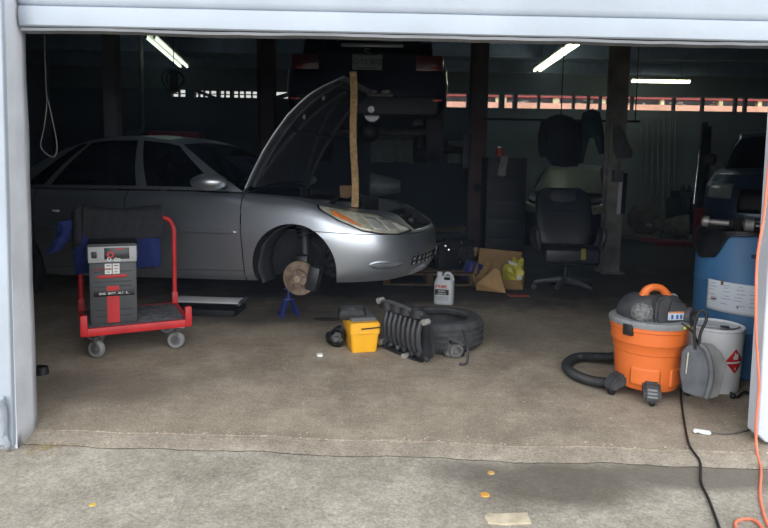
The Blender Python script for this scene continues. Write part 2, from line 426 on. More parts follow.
# blue-grey scatter volumes added to stand in for lens veil, denser under the roof
for nm_, dens_, z0_, z1_, lb_ in (('haze', .011, .015, 1.93, 'faint bluish veil standing in for lens glare in the lower air of the garage'), ('haze', .065, 1.94, 3.48, 'thicker bluish veil standing in for lens glare under the garage roof')):
    hz = bpy.data.materials.new('lens_veil_haze'); hz.use_nodes = True; nt = hz.node_tree; nt.nodes.clear()
    _ho = nt.nodes.new('ShaderNodeOutputMaterial'); _hv = nt.nodes.new('ShaderNodeVolumeScatter')
    _hv.inputs['Color'].default_value = (.50, .70, 1.0, 1); _hv.inputs['Density'].default_value = dens_
    nt.links.new(_hv.outputs[0], _ho.inputs['Volume'])
    mb = MB(); mb.box(((X0+X1)/2, (2.88+YB)/2, (z0_+z1_)/2), (X1-X0-.02, YB-2.9, z1_-z0_))
    tag(mb.build(nm_, hz), lb_, 'haze', kind='stuff')
# ================================================================== VEHICLES
car_silver = M('silver_car_paint', (206, 213, 222), .38, .92, var=.04, scale=2, coat=.4)
trim_blk = M('black_car_trim', (20, 20, 22), .5, var=.2)
cabin_m = M('grey_car_interior', (70, 70, 74), .8, var=.2)
tint_glass = glass_mat('tinted_car_glass', (70, 78, 82))
lens_m = M('cloudy_headlight_lens', (176, 174, 158), .2, .2, var=.3, scale=14, coat=.6)
lens_in = M('silver_lamp_reflector', (206, 208, 205), .2, .5, var=.15, scale=20)
amber_m = M('amber_lens', (214, 118, 52), .25, var=.2, scale=25, coat=.5)
red_lens = M('red_lamp_lens', (170, 24, 26), .25, var=.15, coat=.5)

class Shell:
    """car body given as plan curves stacked from sill to shoulder"""
    def __init__(s, zb, zs, xf, xr, W, af=.75, ar=.5, p=2.4, q=2.4, crown=.03):
        s.zb, s.zs, s.xf, s.xr, s.W, s.af, s.ar, s.p, s.q, s.crown = zb, zs, xf, xr, W, af, ar, p, q, crown
    def pt(s, u, v, side=-1):
        """u 0 rear centre .. 1 rear corner .. 2 front corner .. 3 front centre"""
        xf, xr, W = interp(v, *s.xf), interp(v, *s.xr), interp(v, *s.W)
        if u <= 1:
            t = (1-u)*math.pi/2; x = xr+s.ar-s.ar*math.sin(t)**(2/s.p); wd = W*max(0, math.cos(t))**(2/s.q)
        elif u < 2: x = xr+s.ar+(xf-s.af-xr-s.ar)*(u-1); wd = W
        else:
            t = (u-2)*math.pi/2; x = xf-s.af+s.af*math.sin(t)**(2/s.p); wd = W*max(0, math.cos(t))**(2/s.q)
        zb, zs = interp(x, *s.zb), interp(x, *s.zs)
        return Vector((x, side*wd, zb+v*(zs-zb)))
    def us(s, nr=10, ns=60, nf=16):
        return [i/nr for i in range(nr)]+[1+i/ns for i in range(ns)]+[2+i/nf for i in range(nf+1)]
    def solid(s, vs_):
        bm = bmesh.new(); us = s.us(); N = len(us); nv = len(vs_)
        near = [[bm.verts.new(s.pt(u, v)) for u in us] for v in vs_]
        far = [[near[k][i] if i in (0, N-1) else bm.verts.new(s.pt(us[i], v, 1)) for i in range(N)] for k, v in enumerate(vs_)]
        for k in range(nv-1):
            for i in range(N-1):
                bm.faces.new((near[k][i], near[k][i+1], near[k+1][i+1], near[k+1][i]))
                bm.faces.new((far[k][i+1], far[k][i], far[k+1][i], far[k+1][i+1]))
        for k, cr in ((0, 0), (nv-1, s.crown)):
            m = 6; rows = []
            for i in range(N):
                if i in (0, N-1): rows.append([near[k][i]]*(m+1)); continue
                a, b = near[k][i].co, far[k][i].co; row = [near[k][i]]
                for j in range(1, m):
                    t = j/m; p = a.lerp(b, t); p.z += cr*(1-(2*t-1)**2)*min(1, abs(a.y)/.5); row.append(bm.verts.new(p))
                rows.append(row+[far[k][i]])
            for A, B in zip(rows, rows[1:]):
                for j in range(m):
                    f = list(dict.fromkeys((A[j], A[j+1], B[j+1], B[j])))
                    if len(f) > 2: bm.faces.new(f)
        bmesh.ops.recalc_face_normals(bm, faces=bm.faces); return bm
    def patch(s, u0, u1, v0, v1, n=24, m=4, off=.004, side=-1):
        """a thin piece lying on the body between two curves v0(t), v1(t)"""
        f0 = v0 if callable(v0) else (lambda t: v0); f1 = v1 if callable(v1) else (lambda t: v1)
        mb = MB()
        def fn(i, j):
            u = u0+(u1-u0)*i; v = f0(i)+(f1(i)-f0(i))*j; e = 1e-3
            p = s.pt(u, v, side); du = s.pt(min(u+e, 2.999), v, side)-s.pt(u-e, v, side); dv = s.pt(u, v+e, side)-s.pt(u, v-e, side)
            nn = du.cross(dv)
            if nn.length < 1e-9: return p
            nn.normalize()
            if nn.y*side < 0 and abs(nn.y) > .05 or (abs(nn.y) <= .05 and (nn.x < 0) == (u > 1.5)): nn = -nn
            return p+nn*off
        mb.grid(fn, n, m); return mb
def clip(bm, *planes):
    b = bm.copy()
    for c, nrm in planes:
        bmesh.ops.bisect_plane(b, geom=b.verts[:]+b.edges[:]+b.faces[:], plane_co=c, plane_no=nrm, clear_inner=True)
    return b
def bool_cut(bm, cutters):
    me = bpy.data.meshes.new('b'); bm.to_mesh(me); o = bpy.data.objects.new('b', me); C.objects.link(o); tmp = [o]
    for c in cutters:
        bmesh.ops.recalc_face_normals(c.bm, faces=c.bm.faces)
        m2 = bpy.data.meshes.new('c'); c.bm.to_mesh(m2); c.bm.free(); k = bpy.data.objects.new('c', m2); C.objects.link(k); tmp.append(k)
        md = o.modifiers.new('x', 'BOOLEAN'); md.object = k; md.operation = 'DIFFERENCE'; md.solver = 'EXACT'
    bpy.context.view_layer.update()
    r = bmesh.new(); r.from_mesh(bpy.data.meshes.new_from_object(o.evaluated_get(bpy.context.evaluated_depsgraph_get())))
    for t in tmp: bpy.data.objects.remove(t)
    return r
def piece(name, bm, mat, parent, smooth=32):
    mb = MB(); mb.bm.free(); mb.bm = bm; o = mb.build(name, mat, parent, smooth=smooth)
    if mat is car_silver:                    # the insides of wheel wells and engine bay are unpainted black
        o.data.materials.append(wellm)
        for p in o.data.polygons:
            c_, n_ = p.center, p.normal
            for wx in (0, -2.72):
                r_ = math.hypot(c_.x-wx, c_.z-.315)
                if r_ < .36 and abs(c_.y) < .895 and (abs(n_.y) > .9 or abs(n_.x*(c_.x-wx)+n_.z*(c_.z-.315)) > .8*r_) and (r_ < .34 or abs(n_.y) < .3): p.material_index = 1
            if c_.x > .58 and abs(c_.y) < .405 and c_.z > .57 and (abs(n_.y) > .8 or n_.z > .8): p.material_index = 1
            if -.50 < c_.x < .66 and abs(c_.y) < .69 and c_.z < .9 and (abs(n_.y) > .8 or abs(n_.x) > .6 or abs(n_.z) > .8) and c_.z < interp(c_.x, [-.5, 0, .66], [.86, .80, .66]): p.material_index = 1
    return o
def greenhouse(root, bot, top, wins, crown, paint, glass, nwin='window', wind=True, rearw=True, glass_in=.0):
    """bot/top: [(x,y,z)] near-side curves from windscreen pillar to rear pillar; wins: [(s0,s1)] side panes"""
    def curve(P):
        xs = np.linspace(0, 1, len(P)); return lambda s: Vector([float(np.interp(s, xs, [p[k] for p in P])) for k in range(3)])
    B, T = curve(bot), curve(top)
    def G(s, t, side, off=0.):
        b, c = B(s), T(s); p = b.lerp(c, t); p.y += -.035*math.sin(math.pi*t)
        return Vector((p.x, p.y*-side - off*side*0, p.z)) if side > 0 else Vector((p.x, p.y, p.z))
    cuts = sorted({0, 1, *[x for w_ in wins for x in w_]})
    tv = [0, .06, .92, 1]
    for side in (-1, 1):
        mb = MB()
        for a, b in zip(cuts, cuts[1:]):
            inwin = any(abs(a-w_[0]) < 1e-6 for w_ in wins)
            for t0, t1 in zip(tv, tv[1:]):
                if inwin and t0 == .06:
                    g = MB(); g.grid(lambda i, j: G(a+(b-a)*i, t0+(t1-t0)*j, side), 8, 6); g.build(nwin, glass, root)
                else: mb.grid(lambda i, j: G(a+(b-a)*i, t0+(t1-t0)*j, side), 6, 4)
        mb.build('pillar_frame', paint, root)
    rf = MB()
    rf.grid(lambda i, j: (lambda p: Vector((p.x-.03*(1-(2*j-1)**2)*(1 if i < .5 else -1)*(1-abs(2*(i-.5)))*0, p.y*(1-2*j), p.z+crown*(1-(2*j-1)**2))))(T(i)), 20, 10)
    rf.build('roof', paint, root)
    for ok, s_, nm, bow in ((wind, 0, 'windscreen', .10), (rearw, 1, 'rear_window', -.08)):
        if not ok: continue
        g = MB()
        def fn(i, j):
            b, c = B(s_), T(s_); p = b.lerp(c, i); k = 1-(2*j-1)**2
            return Vector((p.x+bow*k*(1-i), p.y*(1-2*j), p.z+crown*k*i+.02*k*(1-i)))
        g.grid(fn, 8, 10); g.build(nm, glass, root)
    return G
def wheel(name, c, r, wd, root, side=-1, rimm=None, spokes=7):
    mb = MB(); h = wd/2
    mb.lathe([(r*.62, -h*.9), (r*.80, -h), (r*.95, -h*.9), (r, -h*.6), (r, h*.6), (r*.95, h*.9), (r*.8, h), (r*.62, h*.9)], c, 'y', 36, True)
    t = mb.build(name, dark_rub, root)
    m = MB(); rimm = rimm or steel
    m.lathe([(r*.63, side*h*.95), (r*.58, side*h*.85), (r*.55, side*h*.2), (r*.55, -side*h*.8)], c, 'y', 32)
    for k in range(spokes):
        a = 2*math.pi*k/spokes; d = Vector((math.cos(a), 0, math.sin(a)))
        m.bar(Vector(c)+d*r*.08+Vector((0, side*h*.6, 0)), Vector(c)+d*r*.58+Vector((0, side*h*.7, 0)), r*.16, .025, .006)
    m.lathe([(0, side*h*.75), (r*.13, side*h*.75), (r*.16, side*h*.5)], c, 'y', 18)
    m.build('wheel_rim', rimm, t)
    return t

# ---- the silver sedan on a jack stand, nose towards the right, bonnet open
car = thing('sedan', 'silver four-door sedan with its bonnet propped open and front wheel removed', 'car', rot=(0, -.033, R(-14)))
rotm = (Matrix.Rotation(R(-14), 3, 'Z') @ Matrix.Rotation(-.033, 3, 'Y'))
_t = at(293, 269, 4.66)
car.location = Vector(_t)-rotm @ Vector((0, -.885, .31))
S = Shell(([-3.9, -3.5, -2.2, .3, .7, 1.0], [.30, .26, .20, .20, .20, .22]),
          ([-3.84, -3.5, -2.6, -1.8, -.9, -.5, 0, .35, .6, .80, .97], [.92, .985, .97, .945, .925, .90, .855, .78, .73, .69, .655]),
          ([0, .12, .35, .52, .74, .8, .9, 1], [.90, .945, .965, .965, .955, .93, .86, .80]),
          ([0, .2, .5, .75, 1], [-3.74, -3.83, -3.84, -3.80, -3.72]),
          ([0, .08, .2, .5, .62, .85, .95, 1], [.825, .86, .875, .902, .905, .89, .865, .825]))
vsamp = [0, .04, .08, .14, .2, .3, .4, .5, .56, .62, .68, .74, .80, .86, .91, .95, .98, 1]
cut = []
for x in (0, -2.72):
    for sd in (-1, 1):
        c = MB(); c.cyl((x, sd*.50, .315), (x, sd*1.05, .315), .352, seg=56); cut.append(c)
c = MB(); c.prism([(-.48, -.68), (.30, -.66), (.52, -.55), (.62, -.40), (1.2, -.40), (1.2, .40), (.62, .40), (.52, .55), (.30, .66), (-.48, .68)], .9,
                  Matrix(((1, 0, 0, 0), (0, 0, 1, 0), (0, 1, 0, .585), (0, 0, 0, 1)))); cut.append(c)
c = MB(); c.box((.05, 0, .60), (.9, .98, .5)); cut.append(c)
body = bool_cut(S.solid(vsamp), cut)
# open the cabin
bmesh.ops.delete(body, geom=[f for f in body.faces if f.normal.z > .6 and f.calc_center_median().z > .85 and -2.95 < f.calc_center_median().x < -.62 and abs(f.calc_center_median().y) < .80], context='FACES')
X, Y, Z = Vector((1, 0, 0)), Vector((0, 1, 0)), Vector((0, 0, 1))
g = .004
def P(x=0, y=0, z=0): return Vector((x, y, z))
fx, d1, d2, bz = -.43, -1.50, -2.42, .600
wellm = M('wheel_well_black', (24, 25, 28), .8, var=.3)
sdn = Vector((0, -1, 0))
piece('bumper', clip(body, (P(.18), X), (P(.33, 0, bz-g), Vector((-.07, 0, -1)))), car_silver, car)
for sgn in (-1, 1):
    n_ = Vector((0, sgn, 0))
    piece('fender', clip(body, (P(.18), X), (P(.33, 0, bz+g*.4), Vector((.07, 0, 1))), (P(), n_)), car_silver, car)
    piece('fender', clip(body, (P(fx+g), X), (P(.18), -X), (P(), n_)), car_silver, car)
    for a, b in ((fx-g, d1+g), (d1-g, d2+g)):
        dd = piece('door', clip(body, (P(a), -X), (P(b), X), (P(0, 0, .285), Z), (P(0, sgn*.55), n_)), car_silver, car)
        xa = (a+b)/2
        m = MB()
        u0 = 1+(b+.03-(-3.34))/(.215+3.34); u1 = 1+(a-.03-(-3.34))/(.215+3.34)
        pm = S.patch(u0, u1, lambda t: .5725-.027*min(1, (1-t)/.06, t/.06), lambda t: .5725+.027*min(1, (1-t)/.06, t/.06), 40, 3, .010, sgn); pm.build('side_molding', car_silver, dd, thick=.014)
        hx = b+.17
        hb = MB(); yy = sgn*.905
        hb.tube([(hx-.09, yy*.985, .77), (hx-.07, yy*1.03, .775), (hx+.07, yy*1.03, .775), (hx+.09, yy*.985, .77)], .014, 8)
        hb.build('door_handle', car_silver, dd)
piece('sill', clip(body, (P(fx-g), -X), (P(d2+g), X), (P(0, 0, .281), -Z)), car_silver, car)
piece('floor_pan', clip(body, (P(fx-g), -X), (P(d2+g), X), (P(0, 0, .285), Z), (P(0, .55), -Y), (P(0, -.55), Y), (P(0, 0, .4), -Z)), cabin_m, car)
piece('rear_body', clip(body, (P(d2-g), -X)), car_silver, car)
GB = [(-.46, -.775, .915), (-.9, -.80, .935), (-1.40, -.815, .95), (-1.95, -.815, .962), (-2.5, -.79, .975), (-2.95, -.72, .985)]
GT = [(-1.10, -.60, 1.325), (-1.26, -.60, 1.375), (-1.52, -.60, 1.41), (-1.80, -.60, 1.415), (-2.05, -.595, 1.39), (-2.30, -.585, 1.33)]
greenhouse(car, GB, GT, [(.08, .37), (.41, .74), (.77, .86)], .035, car_silver, tint_glass)
# door mirror
for sgn in (-1, 1):
    m = MB(); m.ball((-.64, sgn*.995, 1.0), 1, 3, (.15, .12, .068)); mo = m.build('wing_mirror', car_silver, car)
    m = MB(); m.bar((-.62, sgn*.80, .955), (-.61, sgn*.92, .985), .07, .04, .01); m.build('mirror_foot', trim_blk, mo)
# seats and wheel in the cabin
for sgn in (-1, 1):
    m = MB(); m.box((-1.42, sgn*.36, .62), (.5, .5, .14), (0, .1, 0), .05); m.box((-1.72, sgn*.36, .92), (.14, .5, .58), (0, -.25, 0), .05)
    s_ = m.build('car_seat', cabin_m, car)
    m = MB(); m.box((-1.80, sgn*.36, 1.25), (.10, .27, .19), (0, -.2, 0), .045); m.build('headrest', M('headrest_cloth', (128, 128, 130), .85), s_)
m = MB(); m.box((-.75, 0, .86), (.42, 1.36, .14), (0, .1, 0), .04); m.build('dashboard', trim_blk, car)
m = MB(); m.lathe([(.18+.014*math.cos(a), .014*math.sin(a)) for a in [k*math.pi/4 for k in range(8)]], (-1.02, .36, .96), 'x', 28, True); m.build('steering_wheel', trim_blk, car)
# headlamps
tip = lambda t: .905-.09*t
for sgn in (-1, 1):
    u0, u1 = 2.08, 2.70
    def zlo(t):  return interp(t, [0, .12, .3, .5, .75, 1], [.955, .86, .76, .745, .745, .80])
    def zhi(t):  return interp(t, [0, .2, .5, .7, .85, 1], [.985, 1.0, 1.0, .985, .93, .82])
    hl = S.patch(u0, u1, lambda t: zlo(t)-.012, lambda t: zhi(t)+.006, 40, 6, .003, sgn).build('headlight', trim_blk, car, thick=.004)
    S.patch(u0+.012, u1-.012, zlo, zhi, 40, 6, .009, sgn).build('lens', lens_m, hl, thick=.003)
    cl = lambda f, a, b, pad: (lambda t: (lambda q: f(q)+pad)(a+(b-a)*t))
    def sub(a, b, lo, hi, mat_, nm):
        S.patch(u0+(u1-u0)*a, u0+(u1-u0)*b, lambda t: zlo(a+(b-a)*t)+(zhi(a+(b-a)*t)-zlo(a+(b-a)*t))*(lo if not callable(lo) else lo(t)),
                lambda t: zlo(a+(b-a)*t)+(zhi(a+(b-a)*t)-zlo(a+(b-a)*t))*(hi if not callable(hi) else hi(t)), 14, 5, .0125, sgn).build(nm, mat_, hl, thick=.003)
    sub(.12, .34, lambda t: .30-.1*t, lambda t: .72+.15*math.sin(t*3)-.55*t, amber_m, 'turn_signal')
    for k in range(5): sub(.80+.028*k, .812+.028*k, .08, .8-.06*k, lens_in, 'reflector')
    sub(.46, .60, .15, .75, lens_in, 'reflector')
    sub(.64, .76, .15, .8, lens_in, 'reflector')
    # dummy fog-lamp recess and grille slots of the bumper
    fr = S.patch(2.30, 2.60, lambda t: .195+.05*abs(2*t-1)**4, lambda t: .335-.06*abs(2*t-1)**4, 24, 4, .0012, sgn).build('fog_light_cover', car_silver, car, thick=.006)
    S.patch(2.31, 2.585, lambda t: .212+.05*abs(2*t-1)**4, lambda t: .275-.0*t, 24, 3, .0042, sgn).build('cover_groove', M('shadow_grey_paint', (120, 122, 128), .5, .3), fr, thick=.004)
    for v0, v1 in ((.20, .265), (.285, .35)):
        gr = S.patch(2.66, 2.995, v0, v1, 16, 3, .004, sgn).build('bumper_grille', trim_blk, car, thick=.004)
        for k in range(5):
            S.patch(2.675+.06*k, 2.70+.06*k, lambda t: v0+.03*t, lambda t: v1-.03*(1-t), 3, 3, .010, sgn).build('grille_slat', car_silver, gr, thick=.006)
# radiator support, lock panel, engine
m = MB(); m.bar((.60, -.62, .69), (.60, .62, .69), .06, .05, .01); m.bar((.66, -.40, .60), (.66, .40, .60), .05, .04, .01)
for k in range(-3, 4): m.bar((.63, k*.1, .60), (.62, k*.1, .69), .02, .02)
m.build('radiator_support', M('dark_primer', (46, 48, 54), .5, .4), car)
for k in range(9):
    a = -.36+.09*k
    m = MB(); m.box((.70+.03*math.cos(k), a, .61+.03*math.sin(k*2.1)), (.05, .05, .06), (k, .3*k, 0), .01); m.build('bracket', dark_steel, car)
m = MB(); m.box((.02, .05, .60), (.50, .62, .30), (0, 0, .1), .05); m.build('engine', dark_steel, car)
m = MB(); m.box((-.12, .1, .80), (.30, .42, .10), (.05, .1, .1), .04); m.build('engine_cover', black_pl, car)
m = MB(); m.box((.33, -.43, .73), (.20, .17, .19), (0, 0, 0), .015); m.build('battery', black_pl, car)
m = MB(); m.box((.02, .52, .86), (.16, .11, .16), (0, 0, .3), .006); m.build('fuse_box', M('brown_card', (132, 104, 76), .8), car)
m = MB(); m.tube(smooth_path([(.45, -.45, .75), (.3, -.1, .84), (.1, .2, .80), (-.1, .45, .82)]), .025, 8); m.build('radiator_hose', black_pl, car)
# bonnet, hinged at the cowl and propped up
hx, hz = -.50, .915
ang = R(59)
hood = bpy.data.objects.new('hood', None); C.objects.link(hood); hood.parent = car; hood.location = (hx, 0, hz)
def hoodpt(i, j, off=0.):
    x = 1.22*i; yh = interp(i, [0, .3, .6, .8, .92, 1], [.70, .69, .66, .60, .50, .44]); y = yh*(2*j-1)
    z = interp(i, [0, .15, .3, .45, .6, .75, .88, 1], [0, .012, .015, .005, -.02, -.065, -.13, -.215])+.04*(1-(2*j-1)**2)-off
    ca, sa = math.cos(ang), math.sin(ang)
    return Vector((x*ca-z*sa, y, x*sa+z*ca))
m = MB(); m.grid(lambda i, j: hoodpt(i, j), 30, 18)
ho = m.build('hood_skin', car_silver, hood, thick=.012)
m = MB(); m.grid(lambda i, j: hoodpt(.05+.9*i, .05+.9*j, .022), 24, 14); m.build('hood_liner', M('hood_underside', (40, 42, 48), .7, var=.3), hood, thick=.006)
m = MB()
for a, b in (((.06, .06), (.94, .10)), ((.06, .94), (.94, .9)), ((.06, .06), (.06, .94)), ((.94, .1), (.94, .9)), ((.1, .1), (.9, .5)), ((.1, .9), (.9, .5)), ((.5, .08), (.5, .92))):
    m.tube([hoodpt(a[0]+(b[0]-a[0])*t/8, a[1]+(b[1]-a[1])*t/8, .035) for t in range(9)], .022, 6)
m.build('hood_brace', M('hood_underside', (40, 42, 48), .7), hood)
for a_ in (.80, .62):
    m = MB(); m.ball(hoodpt(a_, .2, .05), .016, 1, (1, .4, 1.5)); m.build('hood_bumper', M('dull_rubber_grey', (120, 122, 124), .7), hood)
# hub, disc, caliper, strut under the near front arch
hubc = Vector((.02, -.80, .225))
m = MB(); m.lathe([(.07, .012), (.138, .012), (.138, -.012), (.075, -.012), (.07, -.045), (.03, -.045), (.0, -.045)], hubc, 'y', 44)
bd = m.build('brake_disc', rust, car)
m = MB(); m.lathe([(.0, -.06), (.028, -.06), (.032, -.03)], hubc, 'y', 20); m.build('hub', M('hub_steel', (172, 160, 140), .45, .7), bd)
for k in range(5):
    a = 2*math.pi*k/5+.3; p = hubc+Vector((.056*math.cos(a), -.045, .056*math.sin(a)))
    m = MB(); m.cyl(p, p+Vector((0, -.032, 0)), .0075, seg=10); m.build('wheel_stud', steel, bd)
m = MB(); m.box(hubc+Vector((.115, .02, .0)), (.10, .11, .20), (0, .25, 0), .02); m.build('brake_caliper', dark_steel, car)
m = MB(); m.box(hubc+Vector((0, .07, .05)), (.12, .09, .26), (0, 0, 0), .03); m.build('steering_knuckle', dark_steel, car)
m = MB(); m.cyl((.03, -.69, .36), (-.01, -.60, .62), .032); m.cyl((-.01, -.60, .62), (-.02, -.58, .70), .06)
st = m.build('strut', M('strut_grey', (72, 74, 78), .5, .5), car)
m = MB(); m.tube([( .0+.065*math.cos(t*.55), -.60+.065*math.sin(t*.55), .52+.0023*t) for t in range(70)], .008, 6); m.build('coil_spring', dark_steel, st)
m = MB(); m.tube(smooth_path([(.10, -.70, .50), (.16, -.66, .42), (.13, -.74, .33), (.10, -.72, .26)]), .009, 6); m.build('brake_hose', dark_steel, car)
m = MB(); m.bar((.05, -.74, .16), (-.12, -.30, .20), .09, .04, .01); m.build('control_arm', dark_steel, car)
m = MB(); m.bar((.12, -.72, .24), (.22, -.20, .27), .03, .03, .005); m.build('tie_rod', dark_steel, car)
m = MB()
m.grid(lambda i, j: Vector((.335*math.cos(R(100+105*i)), -.80+.26*j+.012*math.sin(i*22), .315+.335*math.sin(R(100+105*i)))), 30, 3)
m.build('splash_liner', M('liner_grey', (46, 48, 52), .7, var=.25), car, thick=.006)
m = MB()
for k in range(8): m.ball((.20+.02*math.sin(k*5), -.55+.03*math.cos(k*3), .22+.03*k), .035, 1, (1, 1, 1), .6)
m.build('driveshaft_boot', dark_steel, car)
for x, sd in ((-2.72, -1), (-2.72, 1)): wheel('wheel', Vector((x, sd*.80, .31)), .315, .20, car, sd)
wheel('wheel', Vector((0, .80, .25)), .315, .20, car, 1)

# ---- wooden prop holding the bonnet
pt0, pt1 = at(355, 207, 4.84), at(353, 72, 4.84)
prop = thing('wooden_prop', 'rough bare timber stick propping up the silver bonnet', 'prop', pt0)
m = MB(); d = Vector(pt1-pt0); N_ = 14
def pr_(i, j):
    k = [(-1, -1), (1, -1), (1, 1), (-1, 1), (-1, -1)][int(round(j*4))]; c_ = d*i
    ww = .027*(1+.10*mnoise.noise(Vector((i*8, k[0], k[1]))))
    return c_+Vector((k[0]*ww+.006*math.sin(i*9), k[1]*ww, 0))
m.grid(pr_, N_, 4); m.bm.faces.ensure_lookup_table(); m.build('timber', M('weathered_timber', (150, 122, 84), .8, scale=30, var=.3, bump=.3), prop, smooth=20)
m = MB(); m.box(d*.995, (.06, .06, .012), (0, 0, .1), .004); m.build('timber_end', M('timber_end_grain', (128, 104, 72), .85), prop)
# ================================================================== THINGS NEAR THE DOORWAY
# ---- red platform trolley
cart = thing('platform_cart', 'red four-wheeled platform cart with a grey carpeted deck', 'cart', (-1.69, 4.0, 0), R(28))
CW, CD, CZ = .62, .55, .20
m = MB(); m.box((0, 0, CZ), (CW-.03, CD-.03, .02), bev=.004)
m.build('deck', M('speckled_deck_mat', (66, 66, 70), .9, col2=(120, 120, 124), scale=55, bump=.4), cart)
m = MB()
for sx in (-1, 1): m.box((sx*CW/2, 0, CZ-.015), (.03, CD+.03, .05), bev=.004)
for sy in (-1, 1): m.box((0, sy*CD/2, CZ-.015), (CW+.03, .03, .05), bev=.004)
m.build('deck_frame', red_paint, cart)
for sx in (-1, 1):
    for sy in (-1, 1):
        m = MB(); m.box((sx*CW/2, sy*CD/2, CZ+.03), (.042, .042, .13), bev=.006); m.build('corner_post', red_paint, cart)
        cx_, cy_ = sx*(CW/2-.07), sy*(CD/2-.07)
        ca = bpy.data.objects.new('caster', None); C.objects.link(ca); ca.parent = cart; ca.location = (cx_, cy_, 0); ca.rotation_euler = (0, 0, R(-30+10*sx+6*sy))
        m = MB(); m.lathe([(.032, -.016), (.048, -.018), (.056, -.009), (.058, 0), (.056, .014), (.048, .018), (.032, .016)], (0, 0, .058), 'y', 28, True)
        m.build('tyre', M('grey_caster_rubber', (132, 132, 132), .7), ca)
        m = MB(); m.lathe([(0, -.018), (.014, -.018), (.016, -.012), (.034, -.012), (.034, .012), (.016, .012), (.014, .018), (0, .018)], (0, 0, .058), 'y', 24)
        m.build('wheel_hub', M('caster_hub', (96, 96, 98), .6), ca)
        m = MB()
        for s2 in (-1, 1): m.bar((0, s2*.026, .05), (.03, s2*.026, .148), .004, .036, .001, up=(0, 1, 0))
        m.box((.03, 0, .15), (.075, .075, .008), bev=.002); m.cyl((.03, 0, .15), (.03, 0, .17), .022); m.build('fork', steel, ca)
hp = [(-CW/2+.0, CD/2, .16), (-CW/2, CD/2, .76), (-CW/2+.03, CD/2, .825), (-CW/2+.09, CD/2, .85), (CW/2-.09, CD/2, .85), (CW/2-.03, CD/2, .825), (CW/2, CD/2, .76), (CW/2, CD/2, .16)]
hp2 = [hp[0], hp[1]]+smooth_path(hp[1:4], 5)[1:]+smooth_path(hp[4:7], 5)+[hp[7]]
m = MB(); m.tube(hp2, .0165, 12); m.build('push_handle', red_paint, cart)
cmat = Matrix.Translation(cart.location) @ Matrix.Rotation(R(28), 4, 'Z')
# ---- coat and quilted pad thrown over the handle
def drape(name, label, cat, mat, x0, x1, front, back, rad, seed, mat2=None, zt=.855, fold=.02, y0=CD/2):
    o = thing(name, label, cat, cmat @ Vector((0, y0, zt)), R(28))
    L = front+back+math.pi*rad
    def fn(i, j):
        x = x0+(x1-x0)*i+.015*mnoise.noise(Vector((i*3, j*3, seed)))
        l = L*j-.03*front*math.sin(i*9+seed)*(1 if j < .5 else -1)*(abs(2*j-1)**3)
        wv = fold*mnoise.noise(Vector((x*7, l*4, seed)))+.5*fold*mnoise.noise(Vector((x*17, l*9, seed+3)))
        if l < front: y, z = -rad-abs(wv)-.02*(1-l/front)*0, -(front-l)
        elif l < front+math.pi*rad:
            a = (l-front)/rad; y, z = -rad*math.cos(a), rad*math.sin(a)+abs(wv)*.6
        else: y, z = rad+abs(wv), -(l-front-math.pi*rad)
        return Vector((x, y-(.05*min(1, max(0, front-l)/.2) if l < front else 0)*.6, z+.010*math.sin(x*11+seed)))
    m = MB(); m.grid(fn, 46, 60); m.build('cloth', mat, o, thick=.012, smooth=60); return o
blue = M('navy_blue_cloth', (26, 40, 98), .9, var=.3, scale=6, bump=.3, bscale=40)
co_ = drape('work_coat', 'crumpled navy blue coat hanging from the cart handle beneath the black pad', 'coat', blue, -.34, .20, .36, .24, .030, 1.7, fold=.05)
m = MB()
def sleeve(i, j):
    a = 2*math.pi*j; p = Vector((-.40+.02*math.sin(i*4)-.05*i, -.04-.03*i, -.02-.20*i)); rr_ = .05*(1+.3*mnoise.noise(Vector((i*6, math.cos(a)*2, math.sin(a)*2))))
    return p+Vector((rr_*math.cos(a), rr_*math.sin(a)*.8, .015*math.cos(a)))
m.grid(sleeve, 16, 14); m.build('sleeve', blue, co_)
pad = M('black_quilted_cloth', (34, 36, 40), .85, var=.3, scale=30, bump=.6, bscale=60)
o = drape('quilted_pad', 'thick black quilted pad folded over the top of the cart handle', 'pad', pad, -.29, .225, .165, .16, .052, 5.1, fold=.022, zt=.868)
m = MB(); m.grid(lambda i, j: Vector((-.30-.045+.05*j, -.07-.03*math.sin(j*3)+.015*i, -.22+.26*i+.03*math.sin(j*2))), 14, 6); m.build('folded_edge', pad, o, thick=.02, smooth=60)

# ---- upright battery charger on the cart
ch = thing('battery_charger', 'grey and black upright battery charger with red stripe standing on the red cart', 'charger', cmat @ Vector((-.125, -.085, CZ+.0105)), R(24))
W_, D_, H_ = .275, .24, .51
cg = M('charger_grey', (74, 76, 78), .5, var=.1); cl_ = M('charger_light_grey', (168, 168, 170), .45, var=.08)
m = MB(); m.box((0, 0, H_*.46), (W_, D_, H_*.92), bev=.008); m.build('cabinet', cg, ch)
m = MB(); m.prism([(-D_/2-.012, H_*.80), (-D_/2-.002, H_*1.0), (D_/2+.004, H_*1.02), (D_/2+.004, H_*.80)], W_+.016, Matrix(((0, 1, 0, -(W_+.016)/2), (1, 0, 0, 0), (0, 0, 1, 0), (0, 0, 0, 1))), .006); m.build('top_cover', black_pl, ch)
m = MB(); m.box((0, -D_/2-.012, H_*.875), (W_+.004, .012, H_*.195), (-.06, 0, 0), .004); fp = m.build('control_panel', cl_, ch)
fy = -D_/2-.0195
m = MB(); m.box((.025, fy, H_*.885), (.145, .004, .072), (-.06, 0, 0), .002); dsp = m.build('display', M('dark_display', (36, 40, 42), .3), fp)
m = MB(); m.box((-.105, fy, H_*.875), (.030, .014, .040), (-.06, 0, 0), .004); m.build('power_switch', black_pl, fp)
